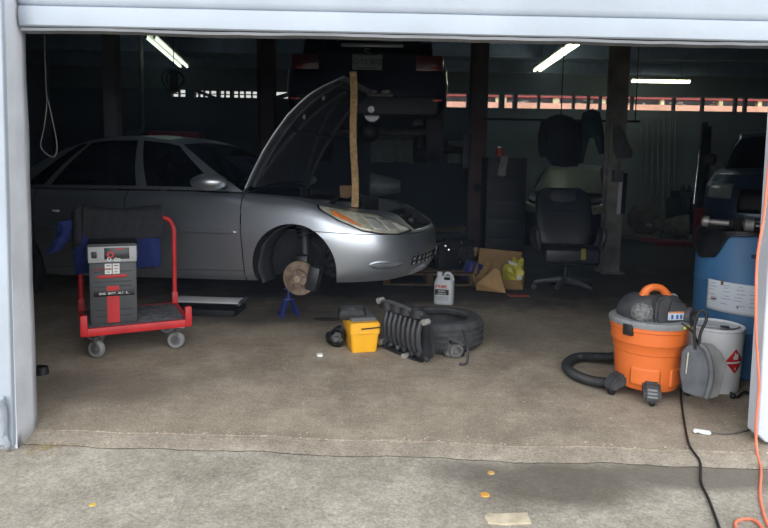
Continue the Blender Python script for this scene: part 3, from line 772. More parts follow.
for k, (xx, zz, rr_, mm) in enumerate(((-.012, .445, .021, red_paint), (-.02, .418, .012, white_pl), (.018, .414, .011, white_pl), (.036, .411, .010, white_pl))):
    m = MB(); m.lathe([(rr_*.55, -.001), (rr_, -.001), (rr_, .001), (rr_*.55, .001)], (xx, fy-.004, zz), 'y', 20, True); m.build('dial_ring', mm, dsp)
m = MB(); m.box((.04, fy-.003, H_*.885+.028), (.05, .002, .006)); m.build('display_mark', red_paint, dsp)
ff = -D_/2-.001
m = MB(); m.box((-.003, ff, .125), (.072, .004, .235)); m.build('stripe', red_paint, ch)
m = MB(); m.box((-.005, ff-.002, .305), (.17, .007, .018), (0, -.02, 0), .003); m.build('red_bar', red_paint, ch)
for xx in (-.027, .018):
    m = MB(); m.box((xx, ff-.001, .353), (.040, .004, .066)); lb = m.build('sticker', white_pl, ch)
    for k in range(3):
        m = MB(); m.box((xx, ff-.004, .373-.02*k), (.026-.005*k, .001, .004)); m.build('printed_line', red_paint if k == 1 else ink, lb)
m = MB(); m.box((-.06, ff-.0015, .352), (.10, .003, .010)); m.build('red_mark', M('dark_red_mark', (120, 44, 46), .5), ch)
m = MB(); m.box((.005, ff-.003, .195), (.235, .006, .034), (0, 0, 0), .003); bnd = m.build('label_strip', black_pl, ch)
text('ENG.  BATT.  ALT.  8...', .019, white_pl, bnd, (.005, ff-.0075, .196), sx=.95)
for zz in (.05, .24, .27, .335, .09):
    m = MB(); m.box((0, ff+.0005, zz), (W_-.06, .003, .004)); m.build('vent_slot', black_pl, ch)

# ---- louvred panel lying on a shallow black tray, half under the car
tr = thing('drain_tray', 'shallow black drain tray on the floor beneath the sedan door', 'tray', fl(206, 312), R(-4))
m = MB(); m.box((-.02, .0, .012), (.62, .30, .02), bev=.004)
for s_ in (-1, 1): m.box((-.02, s_*.15, .03), (.62, .012, .05), bev=.003); m.box((-.02+s_*.31, 0, .03), (.012, .30, .05), bev=.003)
m.build('tray_body', soot, tr)
t = fl(212, 309)
lp = thing('lamp_diffuser', 'pale ribbed plastic panel lying across the shallow black tray', 'panel', (t.x, t.y+.02, .062), R(-4))
m = MB()
m.grid(lambda i, j: Vector((-.30+.56*i, -.12+.22*j, .022*math.sin(math.pi*j)+.004*(int(i*48) % 2)+.01)), 48, 10); m.build('ribbed_sheet', M('pale_ribbed_plastic', (206, 208, 210), .4, var=.06), lp, thick=.004, smooth=20)
m = MB(); m.bar((.27, -.12, .01), (.27, .10, .02), .02, .03, .004); m.build('end_cap', grey_pl, lp)

# ---- jack stand under the sill
js = thing('jack_stand', 'blue steel jack stand beneath the front of the silver sedan', 'jack stand', fl(288, 317)+Vector((0, .03, 0)), R(20)); js.scale = (.85, .85, .85)
bl = M('blue_enamel', (36, 50, 116), .45, var=.2)
for sx in (-1, 1):
    for sy in (-1, 1):
        m = MB(); m.bar((sx*.082, sy*.082, .006), (sx*.028, sy*.028, .17), .040, .006, .001, up=(sx, sy, 0)); m.build('leg', bl, js)
m = MB(); m.box((0, 0, .172), (.085, .085, .02), bev=.004); m.cyl((0, 0, .17), (0, 0, .2), .024); m.build('collar', bl, js)
m = MB(); m.box((0, 0, .22), (.026, .026, .10), bev=.003); m.box((0, 0, .272), (.09, .05, .016), bev=.004); m.build('saddle', bl, js)

# ---- yellow tool case with grey lid
tc = thing('tool_box', 'yellow plastic tool box with a grey hinged lid', 'tool box', fl(360, 351)+Vector((0, .10, 0)), R(14))
yl = M('yellow_plastic', (240, 176, 40), .45, var=.06, scale=5)
m = MB()
b = bmesh.new()
def rrect(w, d, z, n=4, r=.02):
    out = []
    for cx_, cy_, a0 in ((w/2-r, d/2-r, 0), (-w/2+r, d/2-r, 90), (-w/2+r, -d/2+r, 180), (w/2-r, -d/2+r, 270)):
        for k in range(n+1): a = R(a0+90*k/n); out.append(Vector((cx_+r*math.cos(a), cy_+r*math.sin(a), z)))
    return out
def loft(secs, capb=True, capt=True):
    m = MB(); rings = [[m.bm.verts.new(p) for p in s_] for s_ in secs]; n = len(rings[0])
    for A, B in zip(rings, rings[1:]):
        for k in range(n): m.bm.faces.new((A[k], A[(k+1) % n], B[(k+1) % n], B[k]))
    if capb: m.bm.faces.new(rings[0][::-1])
    if capt: m.bm.faces.new(rings[-1])
    return m
loft([rrect(.165, .26, 0), rrect(.172, .268, .01), rrect(.192, .292, .125), rrect(.205, .305, .128), rrect(.206, .306, .15), rrect(.206, .306, .152)]).build('body', yl, tc)
loft([rrect(.208, .308, .153), rrect(.208, .308, .19), rrect(.19, .29, .202)]).build('lid', yl, tc)
m = MB(); m.prism([(-.075, .0), (-.095, .015), (-.08, .028), (.075, .028), (.09, .015), (.07, 0)], .25, Matrix.Translation((0, -.10, .198)), .004); m.build('lid_panel', grey_pl, tc)
m = MB(); m.bar((-.03, -.158, .165), (.10, -.158, .172), .006, .008); m.build('lid_seam', ink, tc)
m = MB(); m.box((-.002, -.155, .14), (.09, .012, .02), bev=.004); m.build('latch', yl, tc)
t_ = tc.matrix_basis @ Vector((-.055, .05, .2275)) if False else Vector(tc.location)+Matrix.Rotation(R(14), 3, 'Z') @ Vector((-.060, .02, .2035))
pc = thing('tool_pouch', 'black zipped tool pouch lying on the lid of the yellow box', 'pouch', t_, R(6))
m = loft([[p+Vector((.006*mnoise.noise(p*9), .006*mnoise.noise(p*9+Vector((3, 0, 0))), 0)) for p in rrect(w_, d_, z_)] for w_, d_, z_ in ((.18, .15, 0), (.195, .165, .02), (.19, .16, .05), (.165, .135, .068))])
m.build('pouch_body', M('black_nylon', (30, 31, 33), .6, var=.4, scale=25, bump=.5), pc)
m = MB(); m.tube(smooth_path([(-.04, -.03, .056), (0, -.045, .066), (.04, -.02, .057)]), .008, 6); m.build('carry_loop', grey_pl, pc)
m = MB(); m.box((-.02, -.073, .025), (.045, .004, .012)); m.build('zip_tag', M('grey_tag', (120, 120, 122), .6), pc)
bgp = fl(336, 348)
bgo = thing('plastic_bag', 'small crumpled black plastic bag beside the yellow tool box', 'bag', bgp+Vector((0, .05, 0)))
m = MB(); m.ball((0, 0, .06), 1, 3, (.072, .06, .062), .35); m.ball((.01, 0, .115), 1, 2, (.03, .025, .03), .8)
m.build('bag_body', M('black_film', (22, 22, 24), .3, var=.3, bump=.6, bscale=40), bgo, smooth=30)

# ---- intake manifold leaning on the tyre, and the tyre
ty = thing('tyre', 'worn car tyre lying flat on the floor', 'tyre', fl(438, 343))
r = .315; hh = .20
m = MB()
prof = [(.205, .015), (.215, .0), (.25, -.004), (.285, .006), (.303, .022), (.312, .04)]
zz = [.045, .058, .062, .082, .086, .102, .106, .122, .126, .146, .150, .160]
for k, z_ in enumerate(zz): prof.append((.316 if (k % 4) in (0, 1) else .305, z_))
prof += [(.312, .165), (.303, .182), (.285, .198), (.25, .206), (.215, .20), (.203, .186), (.212, .16), (.255, .15), (.262, .10), (.255, .055), (.212, .045)]
m.lathe(prof, (0, 0, .006), 'z', 64, True)
m.build('rubber', M('tyre_rubber', (64, 64, 66), .8, var=.25, scale=18, bump=.2), ty, smooth=28)
m = MB(); m.lathe([(.250, .028), (.2, .024), (0.0, .024)], (0, 0, 0), 'z', 40); m.build('inner_dust', M('rusty_dust', (128, 98, 76), .9, var=.25), ty)
P0, P1, Q0 = fl(385, 343, .03), fl(441, 364, .03), at(389, 318, 3.99)
ex = (P1-P0).normalized(); ez = Q0-P0; ez = (ez-ex*ez.dot(ex)).normalized(); ey = ez.cross(ex)
im = thing('intake_manifold', 'ribbed black plastic intake manifold leaning against the flat tyre', 'engine part')
_im = Matrix((ex, ey, ez)).transposed().to_4x4(); _im.translation = P0+ex*.235
im.rotation_euler = _im.to_euler(); im.location = _im.translation
mp = M('dusty_black_plastic', (46, 47, 50), .45, var=.35, scale=12)
m = MB(); m.prism([(-.22, 0), (.16, -.03), (.23, .02), (.20, .25), (-.16, .26), (-.24, .2)], .05, Matrix.Translation((0, 0, 0)), .012)
m.build('plenum', mp, im)
for k in range(8):
    x = -.19+.048*k
    m = MB(); m.tube([(x, -.012, .03), (x+.004, -.034, .09), (x+.006, -.034, .17), (x+.004, -.010, .235)], .017, 8); m.build('runner', M('charcoal_runner', (58, 60, 64), .4, var=.2), im)
for k in range(4):
    x = -.15+.098*k
    m = MB(); m.lathe([(.030, 0), (.042, 0), (.042, .05), (.030, .05)], (x, -.03, .265), 'z', 18, True); m.build('port_flange', mp, im)
m = MB(); m.bar((-.24, -.02, .27), (.22, -.02, .275), .05, .035, .006)
m.build('flange_rail', mp, im)
m = MB(); m.tube(smooth_path([(-.22, -.03, .30), (-.08, -.055, .32), (.06, -.05, .31), (.2, -.03, .29)]), .014, 8); m.build('fuel_rail', M('grey_rail', (98, 100, 102), .45, .5), im)
for px_, pz_ in ((-.235, .305), (-.225, .02), (.02, -.02), (.22, .25)):
    m = MB(); m.cyl((px_, -.055, pz_), (px_, -.01, pz_), .020, seg=14); m.build('bolt_boss', M('pale_metal', (176, 176, 172), .5, .5), im)
m = MB(); m.bar((-.23, -.01, -.012), (.17, -.012, -.04), .05, .03, .008); m.build('gasket_edge', mp, im)
for k in range(7):
    m = MB(); m.box((-.2+.07*k, -.03, .02+.012*math.sin(k*3)), (.03, .03, .03), (k, k*.6, 0), .005); m.build('clip', mp, im)
tb = thing('throttle_body', 'dull silver throttle body resting at the edge of the flat tyre', 'engine part', fl(449, 358)+Vector((.01, .05, .0)), rot=(R(12), R(12), R(20)))
al = M('cast_aluminium', (142, 142, 140), .5, .6, var=.25, scale=25)
m = MB(); m.box((0, 0, .06), (.10, .08, .11), (0, .1, 0), .008); m.build('casting', al, tb)
m = MB(); m.lathe([(.028, -.05), (.045, -.05), (.048, -.03), (.045, .04), (.028, .04)], (0, -.02, .07), 'y', 22, True); m.build('bore', al, tb)
for k in range(4):
    m = MB(); m.box((-.05+.035*k, -.05, .118-.01*k), (.02, .03, .02), (0, 0, k), .003); m.build('lug', dark_steel, tb)
m = MB(); m.box((.06, 0, .03), (.05, .07, .05), bev=.01); m.build('connector', black_pl, tb)
hk = fl(464, 366)
m = MB(); q = hk+Vector((0, 0, 0))
m.tube(smooth_path([(-.03, 0, .012), (.0, .0, .012), (.02, .0, .03), (.025, .03, .10), (.01, .035, .16), (-.01, .04, .22)]), .008, 8)
o = m.build('bent_rod', dark_steel, None, loc=q); tag(o, 'thin bent dark rod standing against the tread of the flat tyre', 'rod')

# ---- white coolant jug
jg = thing('coolant_jug', 'white plastic jug with red lettering and a dark label on the floor', 'jug', fl(444.5, 305)+Vector((0, .06, 0)), R(-14))
jw = M('jug_plastic', (196, 200, 204), .45, var=.05)
secs = [rrect(.165, .11, 0, 4, .03), rrect(.18, .125, .008, 4, .035), rrect(.18, .125, .19, 4, .035), rrect(.172, .115, .21, 4, .035), rrect(.14, .09, .245, 4, .03), rrect(.13, .07, .262, 4, .03)]
loft(secs).build('bottle', jw, jg)
m = MB(); m.cyl((-.045, 0, .255), (-.045, 0, .295), .026, seg=20); m.build('cap', jw, jg)
m = MB(); m.tube(smooth_path([(.0, 0, .262), (.015, 0, .285), (.05, 0, .282), (.072, 0, .25), (.08, 0, .215)]), .013, 8); m.build('handle', jw, jg)
m = MB(); m.box((.03, -.048, .243), (.055, .022, .022), (.5, 0, 0), .006); m.build('grip_hole', soot, jg)
m = MB(); m.box((-.012, -.0635, .118), (.125, .003, .05)); lb = m.build('label', M('dark_label', (40, 46, 54), .5), jg)
text('PRIME', .040, red_paint, jg, (-.018, -.0635, .168))
text('ENGINE', .018, white_pl, lb, (-.012, -.0655, .127)); text('FLUID 50', .018, white_pl, lb, (-.012, -.0655, .105))
m = MB(); m.box((-.012, -.063, .06), (.12, .002, .04)); m.build('fine_print', M('pale_print', (178, 182, 192), .6), jg)

# ---- shop vacuum
vc = thing('shop_vacuum', 'orange and black wheeled shop vacuum on the concrete floor', 'vacuum', fl(653.5, 398.5)+Vector((0, .10, 0)), R(8))
org = M('orange_plastic', (222, 112, 50), .45, var=.05, scale=3)
vb = M('dusty_dark_plastic', (62, 63, 66), .65, var=.3, scale=14, bump=.15)
rimc = M('grey_rim_plastic', (128, 130, 132), .65, var=.15, scale=14)
m = MB(); m.lathe([(0, .055), (.155, .055), (.163, .065), (.172, .17), (.178, .25), (.183, .255), (.188, .30), (.196, .31), (.200, .375), (.206, .38), (.206, .405), (.198, .405), (.190, .40), (0, .40)], (0, 0, 0), 'z', 56)
tub = m.build('tub', org, vc)
for a in (-125, -55):                          # moulded arched panels on the tub wall
    m = MB()
    def arch(i, j):
        t = -26+52*i; h_ = .085+.10*j*(1-abs(2*i-1)**6*.0); rr_ = .166+.03*(h_-.065)+.006*(1 if .04 < i < .96 and j < .96 else 0)
        return Vector((rr_*math.cos(R(a+t)), rr_*math.sin(R(a+t)), h_))
    m.grid(arch, 18, 8); m.build('tub_panel', org, tub, thick=.004, smooth=25)
m = MB(); m.lathe([(.195, .402), (.212, .402), (.214, .420), (.205, .432), (.17, .436), (.17, .41)], (0, 0, 0), 'z', 56, True); m.build('lid_rim', rimc, vc)
hd = []
for z_, a_, b_, dx in ((.425, .168, .150, 0), (.46, .170, .150, .0), (.50, .162, .135, .004), (.535, .142, .112, .008), (.552, .118, .09, .01), (.558, .08, .06, .01)):
    hd.append([Vector((dx+a_*math.copysign(abs(math.cos(R(k*7.5)))**.8, math.cos(R(k*7.5))), b_*math.copysign(abs(math.sin(R(k*7.5)))**.8, math.sin(R(k*7.5))), z_)) for k in range(48)])
head = loft(hd).build('motor_head', vb, vc)
m = MB(); m.prism([(-.055, .40), (-.075, .44), (-.068, .545), (-.03, .565), (.02, .56), (.0, .5), (-.012, .42)], .05, Matrix.Translation((.0, -.172, .012)), .012); m.build('front_rib', vb, head)
m = MB(); m.ball((-.105, -.095, .475), 1, 3, (.062, .060, .056)); gr = m.build('intake_grille', M('dusty_grille', (74, 75, 77), .9, col2=(126, 126, 125), scale=60, bump=.5), head)
m = MB(); m.prism([(-.01, .425), (.115, .425), (.115, .52), (.02, .535)], .03, Matrix.Translation((.0, -.150, .01)), .008); m.build('switch_housing', vb, head)
m = MB(); m.box((.052, -.152, .468), (.092, .004, .046), (-.0, 0, 0), .002); lb = m.build('warning_label', M('pale_blue_label', (176, 190, 208), .5, var=.1), head)
m = MB(); m.box((.052, -.1545, .487), (.088, .002, .008)); m.build('label_band', M('dull_orange', (196, 120, 60), .6), lb)
for xx in (.03, .058, .08):
    m = MB(); m.box((xx, -.1545, .463), (.012, .002, .022)); m.build('pictogram', M('dark_blue_ink', (60, 80, 120), .6), lb)
m = MB(); m.box((.088, -.196, .416), (.055, .004, .014), (-.2, 0, .45)); lb = m.build('lid_sticker', M('yellow_label', (222, 208, 80), .5), vc)
pd = Vector((.42, -.90, .08)).normalized(); pc0 = Vector((.128, -.112, .458))
rq = Vector((0, 0, 1)).rotation_difference(pd)
m = MB(); m.lathe([(.026, .0), (.026, .045), (.030, .052), (.046, .052), (.050, .045), (.050, .0), (.055, -.03), (.02, -.03)], pc0, 'z', 30, True, rot=rq); m.build('blower_port', vb, head)
m = MB(); m.lathe([(0, 0), (.027, 0)], pc0+pd*.006, 'z', 24, rot=rq); m.build('port_hole', soot, head)
hpts = smooth_path([(-.055, -.02, .55), (-.045, -.025, .58), (-.015, -.03, .598), (.03, -.03, .594), (.06, -.03, .572), (.08, -.03, .54)], 6)
m = MB(); m.tube(hpts, .02, 10, True, [.020+.007*(abs(2*k/(len(hpts)-1)-1))**2 for k in range(len(hpts))]); m.ball((-.068, -.03, .553), .017, 2); m.build('carry_handle', org, head)
m = MB(); m.tube(smooth_path([(.10, -.02, .55), (.125, -.03, .545), (.13, -.05, .50)]), .012, 8); m.build('side_strut', rimc, head)
m = MB(); m.box((-.178, -.095, .385), (.055, .03, .062), (0, 0, R(-62)), .006); m.build('latch', black_pl, vc)
m = MB(); m.box((.185, .09, .385), (.055, .03, .062), (0, 0, R(62)), .006); m.build('latch', black_pl, vc)
for k, a in enumerate((-114, -20, 186, 70)):
    ft = bpy.data.objects.new('caster_foot', None); C.objects.link(ft); ft.parent = vc; ft.location = (.198*math.cos(R(a)), .198*math.sin(R(a)), 0); ft.rotation_euler = (0, 0, R(a))
    m = MB(); m.prism([(-.05, .058), (-.06, .12), (.0, .118), (.045, .075), (.052, .035), (.03, .03)], .085, Matrix.Translation((0, -.0425, 0)), .012); m.build('foot_shell', vb, ft)
    m = MB(); m.lathe([(.0, -.009), (.018, -.009), (.022, -.008), (.022, .008), (.018, .014), (0, .014)], (.02, 0, .022), 'y', 18); m.build('caster_wheel', black_pl, ft)
    if k == 0:
        m = MB()
        for q in range(3): m.bar((.030+.008*q, -.025, .088-.016*q), (.030+.008*q, .025, .088-.016*q), .012, .012, .003)
        m.build('foot_rib', rimc, ft)
# hose: from the far side round to the left foot
m = MB()
ha = [(638, 352, .10), (612, 357, .06), (580, 357, .035), (567, 364, .033), (572, 373, .033), (588, 380, .034), (606, 383, .045)]
pts = [fl(px_, py_, z_) for px_, py_, z_ in ha]
sp = smooth_path(pts, 22)
inv = (Matrix.Translation(vc.location) @ Matrix.Rotation(R(8), 4, 'Z')).inverted()
sp = [inv @ p for p in sp]
m.tube(sp, .030, 14, True, [.031 if k % 2 else .027 for k in range(len(sp))]); m.build('hose', M('hose_black', (40, 41, 43), .5, var=.15), vc)
# its black mains cord
cp = [vc.matrix_basis @ Vector(p) if False else (Matrix.Translation(vc.location) @ Matrix.Rotation(R(8), 4, 'Z')) @ Vector(p) for p in ((.06, -.19, .437), (.105, -.215, .40), (.15, -.215, .32), (.19, -.20, .24), (.215, -.17, .17))]
cp += [fl(683, 385, .06), fl(681, 397, .012), fl(684, 420, .006), fl(688, 441, .007), fl(692, 450, .008), fl(700, 462, -.009), fl(701, 482, -.009), fl(709, 500, -.009), fl(719, 527, -.009), fl(724, 545, -.009)]
m = MB(); m.tube(smooth_path(cp, 8), .0055, 8)
tag(m.build('power_cord', M('black_cord', (34, 33, 33), .5), None), 'black power cord running from the orange vacuum out across the concrete apron', 'cord')

# ---- dustpans leaning by the white pail
def leaner(name, label, pix, Y, yaw, cat, lean=R(-8)):
    base = at(pix[0][0], pix[0][1], Y); base.z = 0
    o = thing(name, label, cat, base, rot=(lean, 0, yaw))
    m3_ = (Matrix.Rotation(yaw, 3, 'Z') @ Matrix.Rotation(lean, 3, 'X')); ex, ey, ez = m3_.col[0], m3_.col[1], m3_.col[2]
    poly = []
    for px_, py_ in pix:
        d_ = Vector(_ray(px_, py_)); o_ = Vector(_O); t_ = (base-o_).dot(ey)/d_.dot(ey); p = o_+d_*t_-base
        poly.append((p.dot(ex), max(.0, p.dot(ez))))
    return o, poly
A = [(683, 392), (680, 374), (682, 352), (687, 346), (700, 344), (707, 351), (711, 366), (711, 380), (706, 398), (695, 396)]
o, poly = leaner('dustpan', 'dark grey plastic dustpan with a black looped handle standing by the vacuum', A, 2.98, R(-28), 'dustpan')
m = MB(); m.prism(poly, .016, None, .004); m.build('pan', M('dusty_grey_plastic', (84, 87, 92), .7, var=.25, scale=10), o)
xs_ = [p[0] for p in poly]; xm = max(xs_); zt = max(p[1] for p in poly)
rim = [Vector((p[0], -.012, p[1])) for p in poly[4:9]]
m = MB(); m.tube(smooth_path(rim, 5), .012, 8); m.build('pan_rim', grey_pl, o)
m = MB(); xh = poly[4][0]
m.tube(smooth_path([(xh-.02, .0, zt-.03), (xh-.03, .0, zt+.08), (xh-.01, .01, zt+.16), (xh+.015, .01, zt+.165), (xh+.02, .0, zt+.12), (xh+.0, -.005, zt+.06), (xh-.005, 0, zt-.01)], 8), .0075, 8); m.build('looped_handle', black_pl, o)
m = MB(); m.bar((xh-.055, -.006, zt-.16), (xh-.05, -.006, zt-.05), .012, .006, .002); m.build('hand_grip', M('cream_plastic', (190, 186, 160), .5), o)
B = [(709, 399), (713, 380), (712, 366), (708, 352), (703, 343), (712, 344), (721, 352), (727, 362), (725, 372), (719, 396)]
o, poly = leaner('dustpan', 'pale grey scuffed dustpan leaning in front of the white pail', B, 3.05, R(-28), 'dustpan')
m = MB(); m.prism(poly, .016, None, .004); m.build('pan', M('scuffed_pale_plastic', (136, 137, 136), .75, var=.2, scale=12), o)
m = MB(); m.tube(smooth_path([Vector((p[0], -.01, p[1])) for p in poly[1:5]], 5), .009, 8); m.build('pan_rim', M('scuffed_pale_plastic', (136, 137, 136), .75), o)

# ---- white pail with a flammable diamond
pl_ = thing('paint_pail', 'white steel pail with a red flame diamond beside the blue drum', 'pail', fl(724, 394)+Vector((0, .13, 0)))
m = MB(); m.lathe([(0, 0), (.135, 0), (.138, .006), (.142, .12), (.1425, .125), (.1425, .13), (.148, .345), (.152, .35), (.152, .36), (.146, .364), (.142, .352), (0, .350)], (0, 0, 0), 'z', 48)
m.build('drum_can', M('white_enamel', (234, 236, 240), .4, var=.05, scale=6), pl_)
m = MB(); m.cyl((.02, -.06, .35), (.02, -.06, .366), .024, seg=18); m.build('spout_cap', dark_steel, pl_)
m = MB(); m.tube(smooth_path([(-.13, -.0, .355), (-.06, -.05, .362), (.03, -.09, .358), (.10, -.06, .36), (.135, 0, .355)]), .004, 6); m.build('bail_handle', steel, pl_)
def onpail(az, z, w_, h_, name, mat, par, diamond=False, r_=.1475, off=0):
    m = MB()
    def fn(i, j):
        u_, v_ = (i-.5), (j-.5)
        if diamond: a_, b_ = (u_+v_), (v_-u_)
        else: a_, b_ = u_*2, v_*2
        return Vector(((r_+off)*math.sin(az+a_*w_/2/r_), -(r_+off)*math.cos(az+a_*w_/2/r_), z+b_*h_/2))
    m.grid(fn, 10, 10); return m.build(name, mat, par, thick=.0006)
az = R(17)
dm = onpail(az, .19, .125, .14, 'flammable_diamond', M('label_red', (208, 42, 48), .5, var=.05), pl_, True)
onpail(az, .182, .10, .010, 'flammable_band', white_pl, dm, False, .1475, .001)
m = MB()
m.prism([(-.014, 0), (-.018, .014), (-.008, .024), (-.006, .040), (.004, .028), (.012, .034), (.018, .014), (.012, 0)], .001, Matrix.Rotation(az, 4, 'Z') @ Matrix.Translation((0, -.1498, .200))); m.build('flame_symbol', white_pl, dm)
text('3', .020, white_pl, dm, (.149*math.sin(az), -.1495*math.cos(az), .148), (R(90), 0, az))

# ---- blue drum
dr = thing('steel_drum', 'tall blue drum with a white paper label at the doorway', 'drum', (2.27, 3.72, 0))
m = MB(); m.lathe([(0, .0), (.275, 0), (.285, .01), (.285, .27), (.291, .285), (.285, .30), (.285, .56), (.291, .575), (.285, .59), (.285, .83), (.27, .865), (.24, .88), (.23, .875), (0, .87)], (0, 0, 0), 'z', 64)
m.build('barrel', M('blue_drum_paint', (62, 110, 154), .5, var=.12, scale=4, bump=.05), dr)
def ondrum(az, z, w_, h_, name, mat, par, off, tilt=0):
    m = MB(); r_ = .285+off
    def fn(i, j):
        a_ = (i-.5)*w_/r_; return Vector((r_*math.sin(az+a_), -r_*math.cos(az+a_), z+(j-.5)*h_+tilt*(i-.5)*w_))
    m.grid(fn, 20, 8); return m.build(name, mat, par, thick=.0008)
az = R(-41)
lb = ondrum(az, .485, .33, .185, 'paper_label', M('label_paper', (214, 220, 228), .6, var=.03), dr, .006, -.035)
random.seed(3)
for k in range(26):
    col = k % 4; row = k//4
    if row > 5: break
    w_ = random.uniform(.02, .055); ondrum(az+(-.125+.075*col+random.uniform(-.01, .01))/.29, .56-.022*row-.035*(-.125+.075*col)+random.uniform(-.004, .004), w_, .0035, 'printed_line', M('faint_print', (150, 158, 170), .6), lb, .0078, -.035)
ondrum(az-.115/.29, .467, .035, .009, 'printed_logo', M('dark_red_ink', (130, 60, 66), .6), lb, .008, -.035)
ondrum(az+.02/.29, .437, .010, .010, 'printed_square', M('blue_grey_ink', (86, 96, 116), .6), lb, .008, -.035)
ondrum(az-.07/.29, .573, .016, .030, 'rust_stain', M('rust_stain', (104, 92, 86), .8), lb, .0085, 0)
ondrum(R(-20), .745, .07, .022, 'scrape_mark', M('dark_scrape', (28, 50, 76), .7), dr, .0015, 0)
# ---- black sheet over the drum top, shafts lying on it
bs = thing('plastic_sheet', 'black plastic sheet draped over the top of the blue drum', 'sheet', (2.27, 3.72, .882))
m = MB()
def sh(i, j):
    a = 2*math.pi*i; e = j*.40
    hang = .10+.05*math.sin(a*2+.6)+.05*mnoise.noise(Vector((math.cos(a)*2, math.sin(a)*2, 3)))
    ad = math.degrees(a); hang = hang*.6+.02
    hang *= interp(ad, [0, 180, 206, 219, 262, 290, 360], [1, 1.8, 1.6, .28, .2, 1.2, 1])
    k = max(0, (e-.28)/.12)
    rr_ = min(e, .29+.012*k); return Vector((rr_*math.cos(a), rr_*math.sin(a), .006+.006*mnoise.noise(Vector((math.cos(a)*e*9, math.sin(a)*e*9, 1)))-k*hang))
m.grid(sh, 72, 16); m.build('sheet', M('black_polythene', (26, 27, 31), .35, var=.3, bump=.4, bscale=30), bs, thick=.003)
a0, b0 = at(702, 226, 3.62), at(748, 238, 3.50)
a0.z, b0.z = .935, .925
sh_ = thing('axle_shaft', 'greasy steel axle shaft with jointed ends lying across the draped drum', 'axle', a0)
d = b0-a0; al2 = M('greasy_steel', (136, 134, 132), .5, .6, var=.3, scale=25)
m = MB(); m.tube([d*-.02, d*.02, d*.02, d*.14, d*.14], .03, 14, True, [.018, .030, .034, .034, .018]); m.build('joint', al2, sh_)
m = MB(); m.cyl(d*.12, d*.62, .017); m.build('shaft', al2, sh_)
m = MB(); m.tube([d*(.58+.03*k) for k in range(10)], .02, 14, True, [.020+.010*(k % 2)+.0025*k for k in range(10)]); m.build('boot', dark_rub, sh_)
m = MB(); m.tube([d*.88, d*.92, d*1.1, d*1.14], .04, 14, True, [.03, .042, .042, .02]); m.build('joint', al2, sh_)
m = MB(); m.cyl(d*1.12, d*1.3, .018); m.build('spline', chrome, sh_)
m = MB(); m.bar((-.10, -.02, 0), (.22, .02, 0), .045, .03, .006); o = m.build('steel_bar', M('pale_bar', (150, 152, 146), .6, var=.15), None, loc=at(752, 218, 3.9)); o.location.z = .905+.0
tag(o, 'pale flat bar lying beyond the axle shaft on the blue drum', 'bar')
for k, t_ in enumerate(((-.16, .05), (-.20, -.01), (-.12, -.06))):
    m = MB(); m.ball((0, 0, .018), 1, 2, (.05, .035, .022), .6); o = m.build('greasy_rag', soot, None, loc=(2.27+t_[0], 3.72+t_[1]-.1, .885))
    tag(o, ['small black rag on the drum beside the axle joint', 'black rag lump at the rim of the draped drum', 'black rag lump nearest the doorway on the draped drum'][k], 'rag')

# ---- orange extension cord down the right jamb
oc = [at(770, 150, 2.585), at(764, 215, 2.585), at(757, 262, 2.585), at(756, 330, 2.585), at(759, 385, 2.585), at(756, 425, 2.57), fl(757, 452, .0), fl(761, 470, -.012), fl(760, 495, -.012), fl(764, 515, -.012), fl(770, 530, -.012)]
m = MB(); m.tube(smooth_path(oc, 8), .0055, 8)
lc = [fl(775, 545, -.012), fl(757, 522, -.008), fl(745, 519, -.012), fl(736, 522, -.012), fl(738, 530, -.012), fl(760, 540, -.012)]
m.tube(smooth_path(lc, 8), .0055, 8)
tag(m.build('extension_cord', M('salmon_orange_cord', (226, 122, 92), .5), None), 'salmon orange extension cord hanging down the white jamb and looping on the ground', 'cord')
m = MB(); wp = [fl(697, 433, .008), fl(712, 433, .008), fl(730, 434, .006), fl(745, 431, .006), fl(750, 429, .006)]
m.tube(smooth_path(wp, 6), .003, 6); wo = m.build('thin_wire', M('grey_wire', (84, 82, 80), .6), None); tag(wo, 'thin grey wire with a white plug lying by the door threshold', 'wire')
m = MB(); m.bar(fl(693, 430.5, .012), fl(711, 433, .012), .022, .018, .005); m.build('wire_plug', white_pl, wo)
m = MB(); m.tube(smooth_path([fl(731, 393, .01), fl(737, 397, .012), fl(744, 392, .02), fl(750, 394, .01)], 6), .008, 6); m.ball(fl(733, 396, .014), .016, 2)
tag(m.build('black_connector', black_pl, None), 'short black cable end on the floor at the foot of the drum', 'cable')

# ---- small stuff on the ground
def chip(name, label, cat, px_, py_, w_, d_, h_, mat, z=-.016, rz=0., seed=0):
    m = MB(); n = 12
    poly = [Vector((w_/2*math.cos(2*math.pi*k/n)*(1+.25*mnoise.noise(Vector((k*.9, seed, 0)))), d_/2*math.sin(2*math.pi*k/n)*(1+.25*mnoise.noise(Vector((k*.9, seed, 5)))), 0)) for k in range(n)]
    b = [m.bm.verts.new(p) for p in poly]; t = [m.bm.verts.new(p*.9+Vector((0, 0, h_))) for p in poly]
    m.bm.faces.new(b[::-1]); m.bm.faces.new(t)
    for k in range(n): m.bm.faces.new((b[k], b[(k+1) % n], t[(k+1) % n], t[k]))
    p = fl(px_, py_, z); o = m.build(name, mat, None, loc=p, rot=(0, 0, rz)); return tag(o, label, cat)
chip('plastic_disc', 'white round bottle top on the floor near the black bag', 'cap', 320, 356, .042, .042, .016, white_pl, 0, seed=40)
leafm = M('dry_leaf', (206, 150, 72), .8)
chip('dry_leaf', 'dry orange leaf on the dark damp patch', 'leaf', 485, 495, .038, .034, .004, leafm, seed=2)
chip('dry_leaf', 'small tan leaf fragment farther up the damp patch', 'leaf', 491, 473, .03, .026, .004, M('tan_leaf', (190, 150, 92), .8), seed=8)
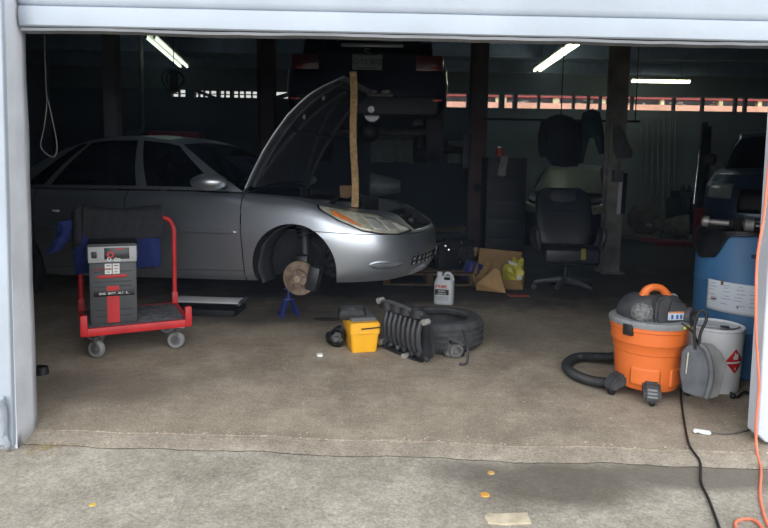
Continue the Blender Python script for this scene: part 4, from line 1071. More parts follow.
chip('dry_leaf', 'tiny yellow leaf scrap below the left jamb', 'leaf', 93, 505, .026, .016, .004, M('yellow_leaf', (204, 170, 70), .8), seed=11, rz=.6)
cbp = [fl(484, 518, -.016), fl(488, 515, -.016), fl(500, 515.5, -.016), fl(527, 514.5, -.016), fl(531, 524, -.016), fl(505, 525.5, -.016), fl(488, 524, -.016)]
m = MB(); b = [m.bm.verts.new(p-cbp[0]) for p in cbp]; t = [m.bm.verts.new(p-cbp[0]+Vector((0, 0, .008))) for p in cbp]
m.bm.faces.new(b[::-1]); m.bm.faces.new(t)
for k in range(len(b)): m.bm.faces.new((b[k], b[(k+1) % len(b)], t[(k+1) % len(b)], t[k]))
tag(m.build('cardboard_scrap', M('worn_cardboard', (186, 172, 148), .85, var=.2, scale=20), None, loc=cbp[0]), 'torn flat cardboard scrap on the apron outside', 'cardboard')
chip('black_shoe', 'black rubber toe of something poking out behind the left jamb', 'rubber', 40, 374, .10, .07, .045, black_pl, 0, seed=4)
random.seed(11)
m = MB()
def crumb(x, y, z, s_):
    t = bmesh.new(); bmesh.ops.create_icosphere(t, subdivisions=1, radius=s_)
    for v in t.verts: v.co = Vector((v.co.x*random.uniform(.6, 1.4), v.co.y*random.uniform(.6, 1.3), v.co.z*.55))
    m._merge(t, Matrix.Translation((x, y, z)))
for k in range(190):
    x = random.uniform(-1.5, 1.7); y = lip(x)+random.gauss(-.015, .035)
    crumb(x, y, -.018 if y < lip(x)-.01 else .0, random.uniform(.002, .0065))
for k in range(150):
    x = random.uniform(-1.6, 1.7); y = random.uniform(1.7, 2.5); crumb(x, y, -.02, random.uniform(.0015, .004))
for k in range(110):
    x = random.uniform(-1.4, 1.9); y = random.uniform(2.7, 4.4); crumb(x, y, .001, random.uniform(.0015, .0045))
tag(m.build('gravel_crumbs', M('pale_crumbs', (188, 180, 168), .9, var=.2), None, smooth=0), 'pale concrete crumbs scattered along the worn threshold', 'debris', kind='stuff')
m = MB()
for k in range(60):
    x = -1.52+abs(random.gauss(0, .10)); y = 2.50+random.gauss(0, .05)
    m.tube([Vector((x, y, -.016)), Vector((x+random.gauss(0, .025), y+random.gauss(0, .02), -.012))], .0012, 4)
tag(m.build('dry_straw', M('straw', (140, 122, 84), .9), None), 'dry straw litter at the foot of the left jamb', 'debris', kind='stuff')
# hanging wire loop
hw = [at(45, 20, 3.3), at(45, 60, 3.3), at(47, 98, 3.3), at(44, 128, 3.3), at(41, 147, 3.3), at(53, 157, 3.3), at(57, 146, 3.3), at(52, 118, 3.3), at(48, 100, 3.3)]
hw[0].z = ZC-.01
m = MB(); m.tube(smooth_path(hw, 8), .0028, 6); tag(m.build('hanging_wire', M('pale_wire', (120, 118, 116), .6), None), 'thin wire with a loop end hanging inside the doorway', 'wire')
# ================================================================== THINGS DEEPER IN THE GARAGE
# ---- strip lamps hanging under the roof
tube_on = M('lit_tube', (240, 245, 225), .4, var=.0, emit=(238, 248, 222), estr=8.)
tube_dim = M('dim_tube', (220, 235, 225), .4, var=.0, emit=(214, 236, 222), estr=3.)
fix_m = M('lamp_housing_white', (190, 192, 188), .5)
def strip_lamp(label, a, b, ntube, tm, wd=.16):
    a, b = Vector(a), Vector(b); c = (a+b)/2; d = b-a
    o = thing('strip_lamp', label, 'lamp', (c.x, c.y, c.z), group='strip lamps under the roof')
    ux = d.normalized(); sd = Vector((0, 0, 1)).cross(ux).normalized()
    m = MB(); m.bar(-d/2+Vector((0, 0, .055)), d/2+Vector((0, 0, .055)), wd, .05, .006); m.build('housing', fix_m, o)
    offs = [0] if ntube == 1 else [-wd*.30, wd*.30]
    for q in offs:
        m = MB(); m.cyl(-d*.49+sd*q, d*.49+sd*q, .019 if ntube > 1 else .03, seg=12); m.build('tube', tm, o)
        for s_ in (-.5, .5):
            m = MB(); m.bar(d*s_*.985+sd*q+Vector((0, 0, -.02)), d*s_*.985+sd*q+Vector((0, 0, .04)), .03, .03, .004); m.build('socket', fix_m, o)
    for s_ in (-.35, .35):
        p = d*s_+Vector((0, 0, .08)); m = MB(); m.cyl(p, p+Vector((0, 0, ZC-.0-c.z-.08)), .005, seg=6); m.build('hanger', dark_steel, o)
    return o
strip_lamp('dim twin-tube strip lamp above the roof of the silver sedan', at(150, 37, 9.0), at(184, 67, 11.0), 2, tube_dim, .20)
strip_lamp('bright twin-tube strip lamp nearest the pale steel post', at(577, 43, 8.9), at(537, 71, 11.2), 2, tube_on, .16)
strip_lamp('bright single-tube strip lamp seen side-on before the back wall', at(631, 81, 12.2), at(690, 82, 12.2), 1, tube_on, .14)
# ---- coiled leads below the first lamp
cp0 = at(174, 80, 9.2)
co_ = thing('coiled_lead', 'dark tangle of leads hanging below the dim strip lamp', 'cable', cp0)
m = MB()
m.tube([(0, 0, ZC-cp0.z-.01), (.0, 0, .2)], .008, 6)
for k in range(3):
    m.tube([((.16-.03*k)*math.cos(a)+.03*k-.02, .04*math.sin(a*2+k), (.15-.02*k)*math.sin(a)) for a in [2*math.pi*q/28 for q in range(29)]], .010, 6)
m.build('lead', soot, co_)
m = MB(); m.box((.0, 0, -.02), (.12, .08, .34), bev=.03); m.build('reel', M('dark_brown_plastic', (50, 46, 42), .6), co_)
# ---- two-post lift with a dark vehicle raised on it
def lift_post(label, px, Y, sgn):
    b = at(px, 250, Y); b.z = 0
    o = thing('lift_post', label, 'car lift', b, group='two posts of the car lift')
    rustp = M('rust_red_paint', (84, 58, 52), .7, var=.3, scale=3)
    m = MB(); m.box((0, .09, 1.6), (.24, .02, 3.2)); m.box((-.11, 0, 1.6), (.02, .2, 3.2)); m.box((.11, 0, 1.6), (.02, .2, 3.2))
    if sgn > 0: m.box((0, -.09, 1.6), (.22, .02, 3.2))
    m.build('column', rustp, o)
    m = MB(); m.box((0, 0, .012), (.5, .4, .024), bev=.004); m.build('base_plate', rustp, o)
    m = MB(); m.box((-sgn*.16, 0, 1.52), (.12, .24, .5), bev=.01); ca = m.build('carriage', dark_steel, o)
    for dy in (-1.0, 1.1):
        m = MB(); m.bar((-sgn*.2, .0, 1.52), (-sgn*.78, dy*.9, 1.56), .10, .08, .01); m.cyl((-sgn*.78, dy*.9, 1.58), (-sgn*.78, dy*.9, 1.775), .05); m.build('arm', dark_steel, ca)
    if sgn > 0:
        m = MB(); m.cyl((0, -.105, 1.0), (0, -.10, 1.0), .06, seg=20); m.build('access_hole', soot, o)
    return o
lift_post('rust red lift post standing behind the nose of the sedan', 474, 8.7, 1)
lift_post('dark lift post standing behind the windscreen of the sedan', 267, 8.7, -1)
dk = M('dark_navy_car_paint', (24, 30, 46), .35, .2, var=.05, coat=.5)
suv = thing('raised_car', 'dark blue car raised on the lift with its tail towards the doorway', 'car', (-.205, 10.1, 1.40), R(90))
S2 = Shell(([-3.7, 1], [.42, .38]), ([-3.7, -3.0, -.6, .9], [1.06, 1.06, 1.05, .95]), ([0, .3, .8, 1], [.9, .95, .92, .85]), ([0, .25, .5, .7, 1], [-3.56, -3.64, -3.60, -3.55, -3.52]),
           ([0, .1, .5, .8, 1], [.80, .86, .89, .88, .84]), af=.5, ar=.28, p=3.4, q=3.4)
c2 = []
for x in (-2.75, -.05):
    for sd in (-1, 1):
        c = MB(); c.cyl((x, sd*.55, .36), (x, sd*1.1, .36), .40, seg=40); c2.append(c)
piece('body_shell', bool_cut(S2.solid(vsamp), c2), dk, suv)
G2 = [(-.55, -.76, 1.06), (-1.5, -.80, 1.06), (-2.6, -.80, 1.06), (-3.46, -.70, 1.06)]
T2 = [(-1.2, -.62, 1.55), (-1.8, -.64, 1.62), (-2.6, -.64, 1.62), (-3.20, -.60, 1.56)]
greenhouse(suv, G2, T2, [(.08, .40), (.44, .70), (.74, .92)], .03, dk, tint_glass)
for x in (-2.75, -.05):
    for sd in (-1, 1): wheel('wheel', Vector((x, sd*.78, .28)), .33, .21, suv, sd, dark_steel)
m = MB(); m.box((-3.66, 0, .50), (.12, 1.50, .20), bev=.04); bp_ = m.build('rear_bumper', M('dark_bumper', (32, 34, 40), .6), suv)
for sd in (-1, 1):
    m = MB(); m.box((-3.725, sd*.745, .555), (.02, .10, .022), bev=.004); m.build('reflector', M('bright_red_reflector', (205, 44, 36), .3, coat=.5, emit=(190, 30, 24), estr=.0), bp_)
    m = MB(); m.box((-3.55, sd*.66, .955), (.10, .30, .17), bev=.02); tl = m.build('tail_light', M('dark_red_lens', (70, 18, 24), .25, coat=.5), suv)
    m = MB(); m.box((-3.605, sd*.72, .90), (.02, .07, .03), bev=.005); m.build('reverse_lens', red_lens, tl)
m = MB(); m.box((-3.63, -.05, 1.145-.02), (.04, .66, .035), bev=.008); m.build('chrome_strip', M('tarnished_chrome', (150, 154, 162), .35, .7), suv)
m = MB(); m.tube(smooth_path([(-3.66, -.03, 1.075), (-3.66, .0, 1.085), (-3.66, .03, 1.068), (-3.66, .0, 1.05), (-3.66, -.03, 1.033), (-3.66, .0, 1.015), (-3.66, .03, 1.025)], 5), .007, 6); m.build('emblem', M('tarnished_chrome', (150, 154, 162), .35, .7), suv)
m = MB(); m.box((-3.675, 0, .945), (.012, .315, .16), bev=.004); npl = m.build('number_plate', M('plate_grey', (118, 126, 128), .6, var=.08), suv)
text('OTS 802', .078, M('plate_ink', (44, 52, 62), .6), npl, (-3.6825, 0, .945), (R(90), 0, R(-90)), sx=1.05)
for zz in (.018+.945+.055, .945-.062):
    m = MB(); m.box((-3.6825, 0, zz), (.002, .2, .008)); m.build('plate_line', M('plate_ink', (44, 52, 62), .6), npl)
m = MB(); m.box((-3.70, -.08, .60), (.10, .40, .03), bev=.005); sp_ = m.build('bumper_step', M('dull_plate', (86, 86, 88), .5, .4), suv)
for k in range(3):
    m = MB(); m.ball((-3.72, .08-.14*k, .635), 1, 2, (.03, .05, .022), .5); m.build('step_pad', M('pale_metal', (176, 176, 172), .5, .5), sp_)
m = MB(); m.cyl((-3.74, -.05, .45), (-3.3, -.05, .45), .035); m.cyl((-3.3, -.05, .45), (-3.1, -.05, .45), .09); m.build('exhaust', steel, suv)
m = MB(); m.tube([(-2.75, -.72, .28), (-2.75, .72, .28)], .05, 10); m.ball((-2.75, 0, .28), .14, 2); m.build('rear_axle', dark_steel, suv)

# ---- pale steel post in the middle with its fittings
pb = fl(606, 271)
po_ = thing('support_post', 'pale scuffed steel post holding the roof behind the office chair', 'post', (pb.x, 7.4, 0))
psm = M('scuffed_post_paint', (128, 126, 120), .7, var=.35, scale=5)
m = MB(); m.box((0, -.06, ZC/2-.01), (.20, .02, ZC-.02)); m.box((0, .08, ZC/2-.01), (.20, .02, ZC-.02)); m.box((0, .01, ZC/2-.01), (.02, .14, ZC-.02)); m.build('column', psm, po_)
m = MB(); m.box((0, 0, .008), (.28, .28, .016)); m.build('base_plate', psm, po_)
eb = at(617, 176, 7.30)-Vector(po_.location)
m = MB(); m.box((eb.x, -.12, eb.z), (.11, .10, .14), bev=.008); e_ = m.build('switch_box', M('grey_box', (92, 94, 96), .6), po_)
m = MB(); m.cyl((eb.x, -.12, eb.z+.07), (eb.x, -.12, eb.z+.18), .014); m.build('conduit', M('grey_box', (92, 94, 96), .6), e_)
w0, w1 = at(620.5, 178, 7.32)-Vector(po_.location), at(618, 214, 7.32)-Vector(po_.location)
w0.y = w1.y = -.09
m = MB(); m.bar(w0, w1, .045, .02, .003, up=(0, 1, 0)); m.build('white_strip', M('pale_strip', (196, 200, 204), .6), po_)
m = MB(); m.bar(w0+Vector((.06, .02, .06)), w1+Vector((.06, .02, .0)), .05, .02, .003, up=(0, 1, 0)); m.build('dark_strip', soot, po_)
pb = at(113, 120, 7.6)
po2 = thing('support_post', 'dim grey roof post rising behind the roof of the sedan', 'post', (pb.x, 7.6, 0))
m = MB(); m.box((0, 0, ZC/2), (.17, .15, ZC-.02), bev=.01); m.build('column', M('dim_post_paint', (120, 124, 130), .7, var=.2, scale=3), po2)
m = MB(); m.box((0, 0, .008), (.26, .24, .016)); m.build('base_plate', M('dim_post_paint', (120, 124, 130), .7), po2)

# ---- clothes hanging from a pipe rail
def lump(name, rows, Y, depth, mat, parent=None, seed=0, origin=None, amp=.12, n=20):
    """a soft solid whose left and right edges follow rows of (py, x left, x right)"""
    mb = MB(); rings = []
    for q, (py, xa, xb) in enumerate(rows):
        a, b = at(xa, py, Y), at(xb, py, Y); c = (a+b)/2; hw = (b.x-a.x)/2
        ring = []
        for k in range(n):
            t = 2*math.pi*k/n; w_ = 1+amp*mnoise.noise(Vector((math.cos(t)*1.4, math.sin(t)*1.4, q*.6+seed)))
            p = Vector((c.x+hw*math.cos(t)*w_, Y+depth*math.sin(t)*w_, c.z+.02*mnoise.noise(Vector((t, q, seed)))))
            ring.append(mb.bm.verts.new(p-(origin or Vector())))
        rings.append(ring)
    for A, B in zip(rings, rings[1:]):
        for k in range(n): mb.bm.faces.new((A[k], A[(k+1) % n], B[(k+1) % n], B[k]))
    mb.bm.faces.new(rings[0][::-1]); mb.bm.faces.new(rings[-1])
    return mb.build(name, mat, parent, smooth=50)
r0, r1 = at(482, 119, 8.2), at(640, 119, 8.2)
rail = thing('pipe_rail', 'thin dark pipe rail hung between the posts for coats', 'rail', (r0.x, 8.2, r0.z))
m = MB(); m.cyl((0, 0, 0), (r1.x-r0.x, 0, 0), .016, seg=10); m.build('pipe', dark_steel, rail)
for t_ in (.03, .5, .97):
    m = MB(); m.cyl(((r1.x-r0.x)*t_, 0, 0), ((r1.x-r0.x)*t_, 0, ZC-r0.z-.01), .008, seg=6); m.build('hanger_rod', dark_steel, rail)
blackcl = M('black_jacket_cloth', (24, 25, 29), .9, var=.3, bump=.3); teal = M('dark_teal_cloth', (40, 62, 66), .9, var=.25, bump=.3)
def garment(name, label, parts, Y, mat, seed):
    o0 = at(parts[0][1][0][1], parts[0][1][0][0], Y)
    o = thing(name, label, 'clothes', o0, group='work clothes on the pipe rail')
    for nm, rows, dp, yy in parts: lump(nm, rows, Y+yy, dp, mat, o, seed, o0)
garment('jacket', 'black jacket hanging from the pipe rail above the chair', [
    ('jacket_body', [(115, 556, 562), (117, 549, 572), (122, 544, 578), (135, 543, 581), (150, 543, 582), (158, 545, 581), (166, 552, 578)], .10, 0),
    ('sleeve', [(121, 541, 548), (135, 538, 547), (150, 538, 547), (157, 540, 546)], .05, -.06), ('sleeve', [(122, 574, 580), (135, 573, 582), (150, 572, 580)], .05, -.06)], 8.1, blackcl, 2)
garment('overalls', 'dark teal overalls hanging beside the black jacket', [
    ('overalls_body', [(110, 588, 594), (113, 583, 600), (125, 580, 603), (137, 581, 604)], .09, 0),
    ('trouser_leg', [(136, 582, 590), (150, 580, 586), (163, 578, 583)], .05, 0), ('trouser_leg', [(136, 593, 604), (145, 596, 604), (154, 599, 604)], .05, 0)], 8.1, teal, 5)
garment('work_shirt', 'dull grey shirt hung on the pale steel post', [
    ('shirt_body', [(126, 614, 618), (132, 613, 624), (142, 613, 628), (152, 614, 633), (158, 617, 631)], .05, 0)], 7.18, M('dull_grey_cloth', (84, 84, 86), .9, var=.25), 9)

# ---- office chair
cc = fl(565, 291)
ofc = thing('office_chair', 'worn black leather swivel armchair facing the doorway', 'chair', (cc.x, cc.y+.02, 0), R(-6))
lea = M('black_leather', (30, 32, 38), .42, var=.25, scale=6, bump=.15)
leg_m = M('chair_base_plastic', (74, 76, 82), .4, var=.15)
for k in range(5):
    a = R(100+72*k); d = Vector((math.cos(a), math.sin(a), 0))
    lg = bpy.data.objects.new('leg', None); C.objects.link(lg); lg.parent = ofc
    m = MB(); m.tube([d*.02+Vector((0, 0, .115)), d*.16+Vector((0, 0, .105)), d*.31+Vector((0, 0, .075))], .02, 8, True, [.030, .026, .020]); m.build('leg_arm', leg_m, lg)
    s_ = Vector((-d.y, d.x, 0)); m = MB()
    for q in (-1, 1): m.cyl(d*.31+s_*q*.008+Vector((0, 0, .029)), d*.31+s_*q*.028+Vector((0, 0, .029)), .028, seg=16)
    m.cyl(d*.31+Vector((0, 0, .03)), d*.31+Vector((0, 0, .08)), .009, seg=8); m.build('caster', black_pl, lg)
m = MB(); m.cyl((0, 0, .09), (0, 0, .24), .032); m.cyl((0, 0, .22), (0, 0, .34), .018); m.box((0, 0, .35), (.26, .28, .03), bev=.01); m.build('gas_lift', black_pl, ofc)
m = MB(); m.box((0, -.03, .425), (.56, .54, .13), (-.06, 0, 0), .05, seg=4); st = m.build('seat', lea, ofc)
m = MB(); m.box((0, -.30, .40), (.54, .07, .16), (0, 0, 0), .034, seg=4); m.build('seat_roll', lea, st)
def back(i, j):
    a = 2*math.pi*j; z = .48+.58*i
    hw = interp(i, [0, .15, .5, .8, .93, 1], [.25, .285, .30, .285, .25, .19]); dp = interp(i, [0, .3, 1], [.085, .07, .05])
    cx, sy = math.copysign(abs(math.cos(a))**.6, math.cos(a)), math.copysign(abs(math.sin(a))**.7, math.sin(a))
    return Vector((hw*cx, .19+.16*i*i+.05*i+dp*sy+.03*cx*cx*-1*(1 if sy < 0 else .3), z))
m = MB(); m.grid(back, 24, 40)
top = [back(1, k/40) for k in range(40)]; m.bm.faces.new([m.bm.verts.new(p) for p in top]); bk = m.build('backrest', lea, ofc)
m = MB(); m.box((0, .30, .935), (.30, .07, .20), (-.25, 0, 0), .034, seg=4); m.build('head_pad', M('head_pad_leather', (44, 47, 55), .45, var=.2), bk)
m = MB(); m.box((0, .185, .58), (.50, .09, .19), (-.12, 0, 0), .042, seg=4); m.build('lumbar_pad', lea, bk)
m = MB(); m.box((0, .225, .75), (.46, .07, .16), (-.2, 0, 0), .034, seg=4); m.build('back_pad', lea, bk)
for sx in (-1, 1):
    m = MB(); m.tube(smooth_path([(sx*.29, .12, .42), (sx*.335, .08, .52), (sx*.335, .02, .63), (sx*.33, -.12, .65), (sx*.325, -.20, .63), (sx*.31, -.2, .52), (sx*.28, -.12, .42)], 6), .026, 10); m.build('armrest', M('armrest_plastic', (54, 56, 60), .5), ofc)
m = MB(); m.box((.10, -.338, .43), (.05, .006, .11), (.05, 0, .1), .002); m.build('torn_patch', M('exposed_foam', (128, 122, 62), .9), st)

# ---- tool cabinet with things on it
cb = at(501, 250, 7.9)
cab = thing('tool_cabinet', 'tall black steel tool cabinet beside the rust red lift post', 'cabinet', (cb.x, 7.9, 0))
m = MB(); m.box((0, 0, .71), (.50, .45, 1.40), bev=.01); m.build('carcass', M('black_cabinet_paint', (20, 21, 25), .6, var=.2), cab)
for k in range(5):
    m = MB(); m.box((0, -.232, .25+.25*k), (.46, .015, .22), bev=.004); dw = m.build('drawer', M('black_cabinet_paint', (20, 21, 25), .6), cab)
    m = MB(); m.bar((-.15, -.25, .33+.25*k), (.15, -.25, .33+.25*k), .015, .015, .003); m.build('handle', dark_steel, dw)
p = at(501, 153, 7.8); rc = thing('red_can', 'small red can with a pale lid on the black tool cabinet', 'can', (p.x-.02, 7.8, 1.413))
m = MB(); m.lathe([(0, 0), (.05, 0), (.052, .01), (.052, .10), (.04, .115), (0, .12)], (0, 0, 0), 'z', 20); m.build('can_body', M('dull_red', (150, 44, 46), .5), rc)
m = MB(); m.lathe([(0, .115), (.03, .115), (.03, .14), (0, .14)], (0, 0, 0), 'z', 16); m.build('can_lid', white_pl, rc)
rg = thing('hand_rag', 'pale cloth hanging over the front edge of the black cabinet', 'cloth', (cb.x-.06, 7.9, 1.41))
m = MB(); m.grid(lambda i, j: Vector((-.05+.10*i+.015*math.sin(j*5), -.20 - (.055 if j > .3 else .055*j/.3), .012 if j < .3 else .012-.25*(j-.3)/.7+.008*math.sin(i*8))), 8, 12); m.build('cloth', M('pale_rag', (128, 126, 122), .9), rg, thick=.008)

# ---- car parked behind the chair
bc = thing('parked_car', 'dark hatchback with a pale windscreen parked behind the office chair', 'car', (3.02, 10.0, 0), R(-115)); bc.scale = (.8, .8, 1)
S3 = Shell(([-3.4, 1], [.25, .22]), ([-3.3, -2.6, -.9, -.5, .3, .9], [.98, .96, .93, .90, .78, .68]), ([0, .4, .8, 1], [.60, .66, .64, .56]), ([0, .5, 1], [-2.9, -2.95, -2.9]),
           ([0, .1, .5, .85, 1], [.76, .82, .85, .83, .77]), af=.7, ar=.4)
dk3 = M('dark_grey_car_paint', (44, 48, 50), .35, .3, var=.05, coat=.4)
c3 = []
for x in (-2.5, 0):
    for sd in (-1, 1):
        c = MB(); c.cyl((x, sd*.5, .31), (x, sd*1.1, .31), .345, seg=36); c3.append(c)
piece('body_shell', bool_cut(S3.solid(vsamp), c3), dk3, bc)
G3 = [(-.22, -.73, .89), (-1.1, -.76, .95), (-1.9, -.76, .96), (-2.6, -.70, .97)]
T3 = [(-.85, -.56, 1.31), (-1.35, -.57, 1.37), (-1.7, -.57, 1.37), (-2.0, -.54, 1.32)]
gw = greenhouse(bc, G3, T3, [(.08, .44), (.48, .80)], .03, dk3, tint_glass, wind=False)
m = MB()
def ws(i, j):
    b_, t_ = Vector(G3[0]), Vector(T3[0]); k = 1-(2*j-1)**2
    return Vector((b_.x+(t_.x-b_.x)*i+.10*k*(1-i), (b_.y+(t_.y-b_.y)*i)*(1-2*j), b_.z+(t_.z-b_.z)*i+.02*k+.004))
m.grid(ws, 8, 10); m.build('windscreen', M('pale_reflection_windscreen', (104, 110, 98), .3, var=.1, scale=3), bc, thick=.006)  # reflection of a pale wall painted as opaque windscreen colour
for x in (-2.5, 0):
    for sd in (-1, 1): wheel('wheel', Vector((x, sd*.75, .31)), .31, .19, bc, sd, dark_steel)
for sd in (-1, 1):
    S3.patch(2.2, 2.62, .68, .92, 12, 4, .006, sd).build('headlight', lens_m, bc, thick=.004)
for k in range(3):
    S3.patch(2.72, 2.99, .42+.10*k, .47+.10*k, 10, 2, .008, -1).build('chrome_grille', chrome, bc, thick=.01)
    S3.patch(2.72, 2.99, .42+.10*k, .47+.10*k, 10, 2, .008, 1).build('chrome_grille', chrome, bc, thick=.01)

# ---- pickup at the right, facing out
pk = thing('pickup', 'dark blue pickup facing the doorway behind the blue drum', 'car', (5.80, 8.5, 0), R(-122)); pk.scale = (1.15, 1.15, 1.15)
S4 = Shell(([-5, 1], [.42, .36]), ([-4.6, -1.6, -.7, .2, .9], [1.18, 1.18, 1.16, 1.12, 1.05]), ([0, .3, .7, 1], [.82, .90, .86, .74]), ([0, .5, 1], [-4.2, -4.25, -4.2]),
           ([0, .1, .5, .8, 1], [.82, .90, .95, .94, .86]), af=.45, ar=.3, p=3, q=3)
pkm = M('deep_blue_pickup_paint', (58, 76, 104), .35, .3, var=.05, coat=.4)
c4 = []
for x in (-3.3, 0):
    for sd in (-1, 1):
        c = MB(); c.cyl((x, sd*.55, .38), (x, sd*1.2, .38), .43, seg=36); c4.append(c)
piece('body_shell', bool_cut(S4.solid(vsamp), c4), pkm, pk)
G4 = [(-.75, -.80, 1.17), (-1.4, -.84, 1.18), (-2.2, -.84, 1.18), (-2.8, -.80, 1.18)]
T4 = [(-1.30, -.64, 1.62), (-1.6, -.66, 1.70), (-2.2, -.66, 1.70), (-2.65, -.64, 1.66)]
greenhouse(pk, G4, T4, [(.08, .46), (.52, .90)], .03, pkm, tint_glass)
for sd in (-1, 1):
    m = MB(); m.box((-.98, sd*1.02, 1.30), (.12, .20, .17), (0, 0, 0), .05, seg=3); mm_ = m.build('wing_mirror', black_pl, pk)
    m = MB(); m.bar((-.98, sd*.80, 1.22), (-.98, sd*.95, 1.27), .04, .04, .008); m.build('mirror_arm', black_pl, mm_)
    S4.patch(2.25, 2.62, .62, .86, 12, 4, .008, sd).build('headlight', M('dim_lens', (150, 152, 156), .2, coat=.5), pk, thick=.004)
    m = MB(); m.box((-1.9, sd*.36, 1.35), (.12, .30, .3), (0, -.15, 0), .05); m.build('headrest', cabin_m, pk)
S4.patch(2.68, 2.995, .40, .78, 10, 4, .006, -1).build('grille', trim_blk, pk, thick=.006); S4.patch(2.68, 2.995, .40, .78, 10, 4, .006, 1).build('grille', trim_blk, pk, thick=.006)
for x in (-3.3, 0):
    for sd in (-1, 1): wheel('wheel', Vector((x, sd*.82, .38)), .38, .24, pk, sd, dark_steel)

# ---- pipes leaning on the back wall
p0 = [(641.5+5.6*k, 118, 201) for k in range(7)]
pipes = None
for k, (px, ya, yb) in enumerate(p0):
    a, b = at(px, ya, 13.45), at(px+.8, yb, 13.2); b.z = 0
    m = MB(); m.cyl(a-b+Vector((0, -.02, 0)), Vector((0, 0, .03)), .030, seg=12)
    o = m.build('metal_pipe', M('grey_pipe', (136, 140, 142), .5, .2, var=.15), None, loc=b)
    tag(o, 'long grey pipe leaning upright in a row on the back wall', 'pipe', 'row of pipes on the back wall')
# ---- gearboxes and engine parts on the floor by the pipes
cast = M('dusty_casting', (108, 104, 98), .7, .3, var=.35, scale=10, bump=.3)
def gearbox(label, px, py, s_, rz, seed, mat=cast):
    b = fl(px, py); o = thing('gearbox', label, 'gearbox', b, rz)
    m = MB(); m.lathe([(0, -.30), (.20, -.30), (.23, -.28), (.20, -.12), (.14, .05), (.11, .28), (.06, .32), (0, .32)], (0, 0, .235), 'x', 24); m.build('casing', mat, o)
    for k in range(9):
        a = k*2.1+seed; m = MB(); m.ball((-.2+.06*k, .12*math.cos(a), .25+.13*math.sin(a)), .05, 1, (1, .8, .7), .5); m.build('boss', mat, o)
    m = MB(); m.box((0, 0, .05), (.34, .24, .10), bev=.02); m.build('oil_pan', dark_steel, o)
    m = MB(); m.cyl((.3, 0, .235), (.42, 0, .235), .03); m.build('output_shaft', steel, o)
    o.scale = (s_,)*3; return o
gearbox('grey gearbox on the floor in front of the leaning pipes', 670, 239, 1.05, R(160), 1)
gearbox('largest grey gearbox lying nearest the pale steel post', 645, 233, 1.4, R(60), 4)
gearbox('small dark gearbox at the foot of the red engine hoist', 699, 237, .7, R(95), 7, dark_steel)
b = fl(655, 228); eng = thing('engine_block', 'black engine block standing behind the gearboxes by the pipes', 'engine', (b.x+.15, 12.75, 0), R(8))
m = MB(); m.box((0, 0, .45), (.75, .5, .6), bev=.04); m.box((0, 0, .82), (.7, .34, .16), bev=.03); m.build('block', soot, eng)
for k in range(4):
    m = MB(); m.tube(smooth_path([(-.27+.18*k, -.2, .75), (-.27+.18*k, -.34, .70), (-.27+.18*k, -.36, .5)]), .04, 8); m.build('exhaust_port', dark_steel, eng)
m = MB(); m.box((0, 0, .07), (.8, .55, .14), bev=.01); m.build('stand', dark_steel, eng)
# ledge with two bottles
lg = thing('wall_ledge', 'low pale bench against the back wall beside the pipes', 'bench', (at(691, 196, 13.3)[0]+.05, 13.3, 0))
m = MB(); m.box((0, 0, .80), (.56, .40, .05), bev=.005); m.build('bench_top', greenish, lg)
for sx in (-1, 1):
    m = MB(); m.box((sx*.24, 0, .388), (.05, .36, .775)); m.build('leg', greenish, lg)
for k, (px, lb_) in enumerate(((683, 'dark bottle on the pale bench nearer the pipes'), (689, 'dark bottle on the pale bench nearer the engine hoist'))):
    p = at(px, 190, 13.2); m = MB(); m.lathe([(0, 0), (.055, 0), (.06, .02), (.055, .10), (.022, .16), (.018, .2), (0, .2)], (0, 0, 0), 'z', 16)
    tag(m.build('bottle', soot, None, loc=(p.x, 13.2, .826)), lb_, 'bottle', 'bottles on the bench')
# engine hoist
hb = at(700, 220, 10.2); ho_ = thing('engine_hoist', 'slim engine hoist with a red foot standing beside the pickup', 'hoist', (hb.x, 10.2, 0))
x_ = at(700.5, 180, 10.2)[0]-ho_.location.x; dr_ = M('dark_red_paint', (130, 36, 44), .5)
m = MB(); m.box((x_, 0, 1.06), (.09, .09, 2.12), bev=.006); m.build('mast', dark_steel, ho_)
m = MB(); m.cyl((x_-.10, -.02, .75), (x_-.06, -.02, 1.65), .022); m.build('ram', chrome, ho_)
m = MB(); m.box((x_, -.05, .35), (.14, .14, .66), bev=.01); m.build('mast_foot', dr_, ho_)
for sy in (-1, 1):
    m = MB(); m.bar((x_, sy*.05, .06), (x_-.7, sy*.35+.25, .06), .07, .07, .006); m.build('leg', dr_, ho_)
m = MB(); m.bar((x_+.09, 0, 2.05), (x_+.10, -.02, .9), .06, .06, .006); m.build('boom', dark_steel, ho_)

# ---- cartons, bag and packages beside the nose of the sedan
kb = M('brown_cardboard', (176, 142, 96), .85, var=.15, scale=8); kb2 = M('dark_cardboard', (146, 116, 78), .85, var=.15, scale=8)
bx = thing('cardboard_box', 'collapsed brown cardboard carton with its back flap standing up', 'box', fl(500, 288)+Vector((0, .08, 0)), R(-8))
def panel3(name, pts, mat, par, t=.006):
    m = MB(); v = [m.bm.verts.new(Vector(p)) for p in pts]; m.bm.faces.new(v); return m.build(name, mat, par, thick=t, smooth=0)
panel3('bottom_panel', [(-.24, -.14, .004), (.24, -.14, .004), (.24, .18, .004), (-.24, .18, .004)], kb2, bx)
panel3('back_panel', [(-.23, .18, .01), (.25, .18, .01), (.25, .25, .35), (-.21, .24, .38)], kb2, bx)
panel3('side_panel', [(.24, -.14, .01), (.24, .18, .01), (.26, .18, .30), (.25, -.12, .16)], kb2, bx)
panel3('side_panel', [(-.24, -.14, .01), (-.24, .18, .01), (-.22, .18, .24), (-.28, -.10, .12)], kb, bx)
panel3('front_panel', [(-.24, -.14, .01), (.24, -.14, .01), (.22, -.16, .10), (-.24, -.17, .11)], kb2, bx)
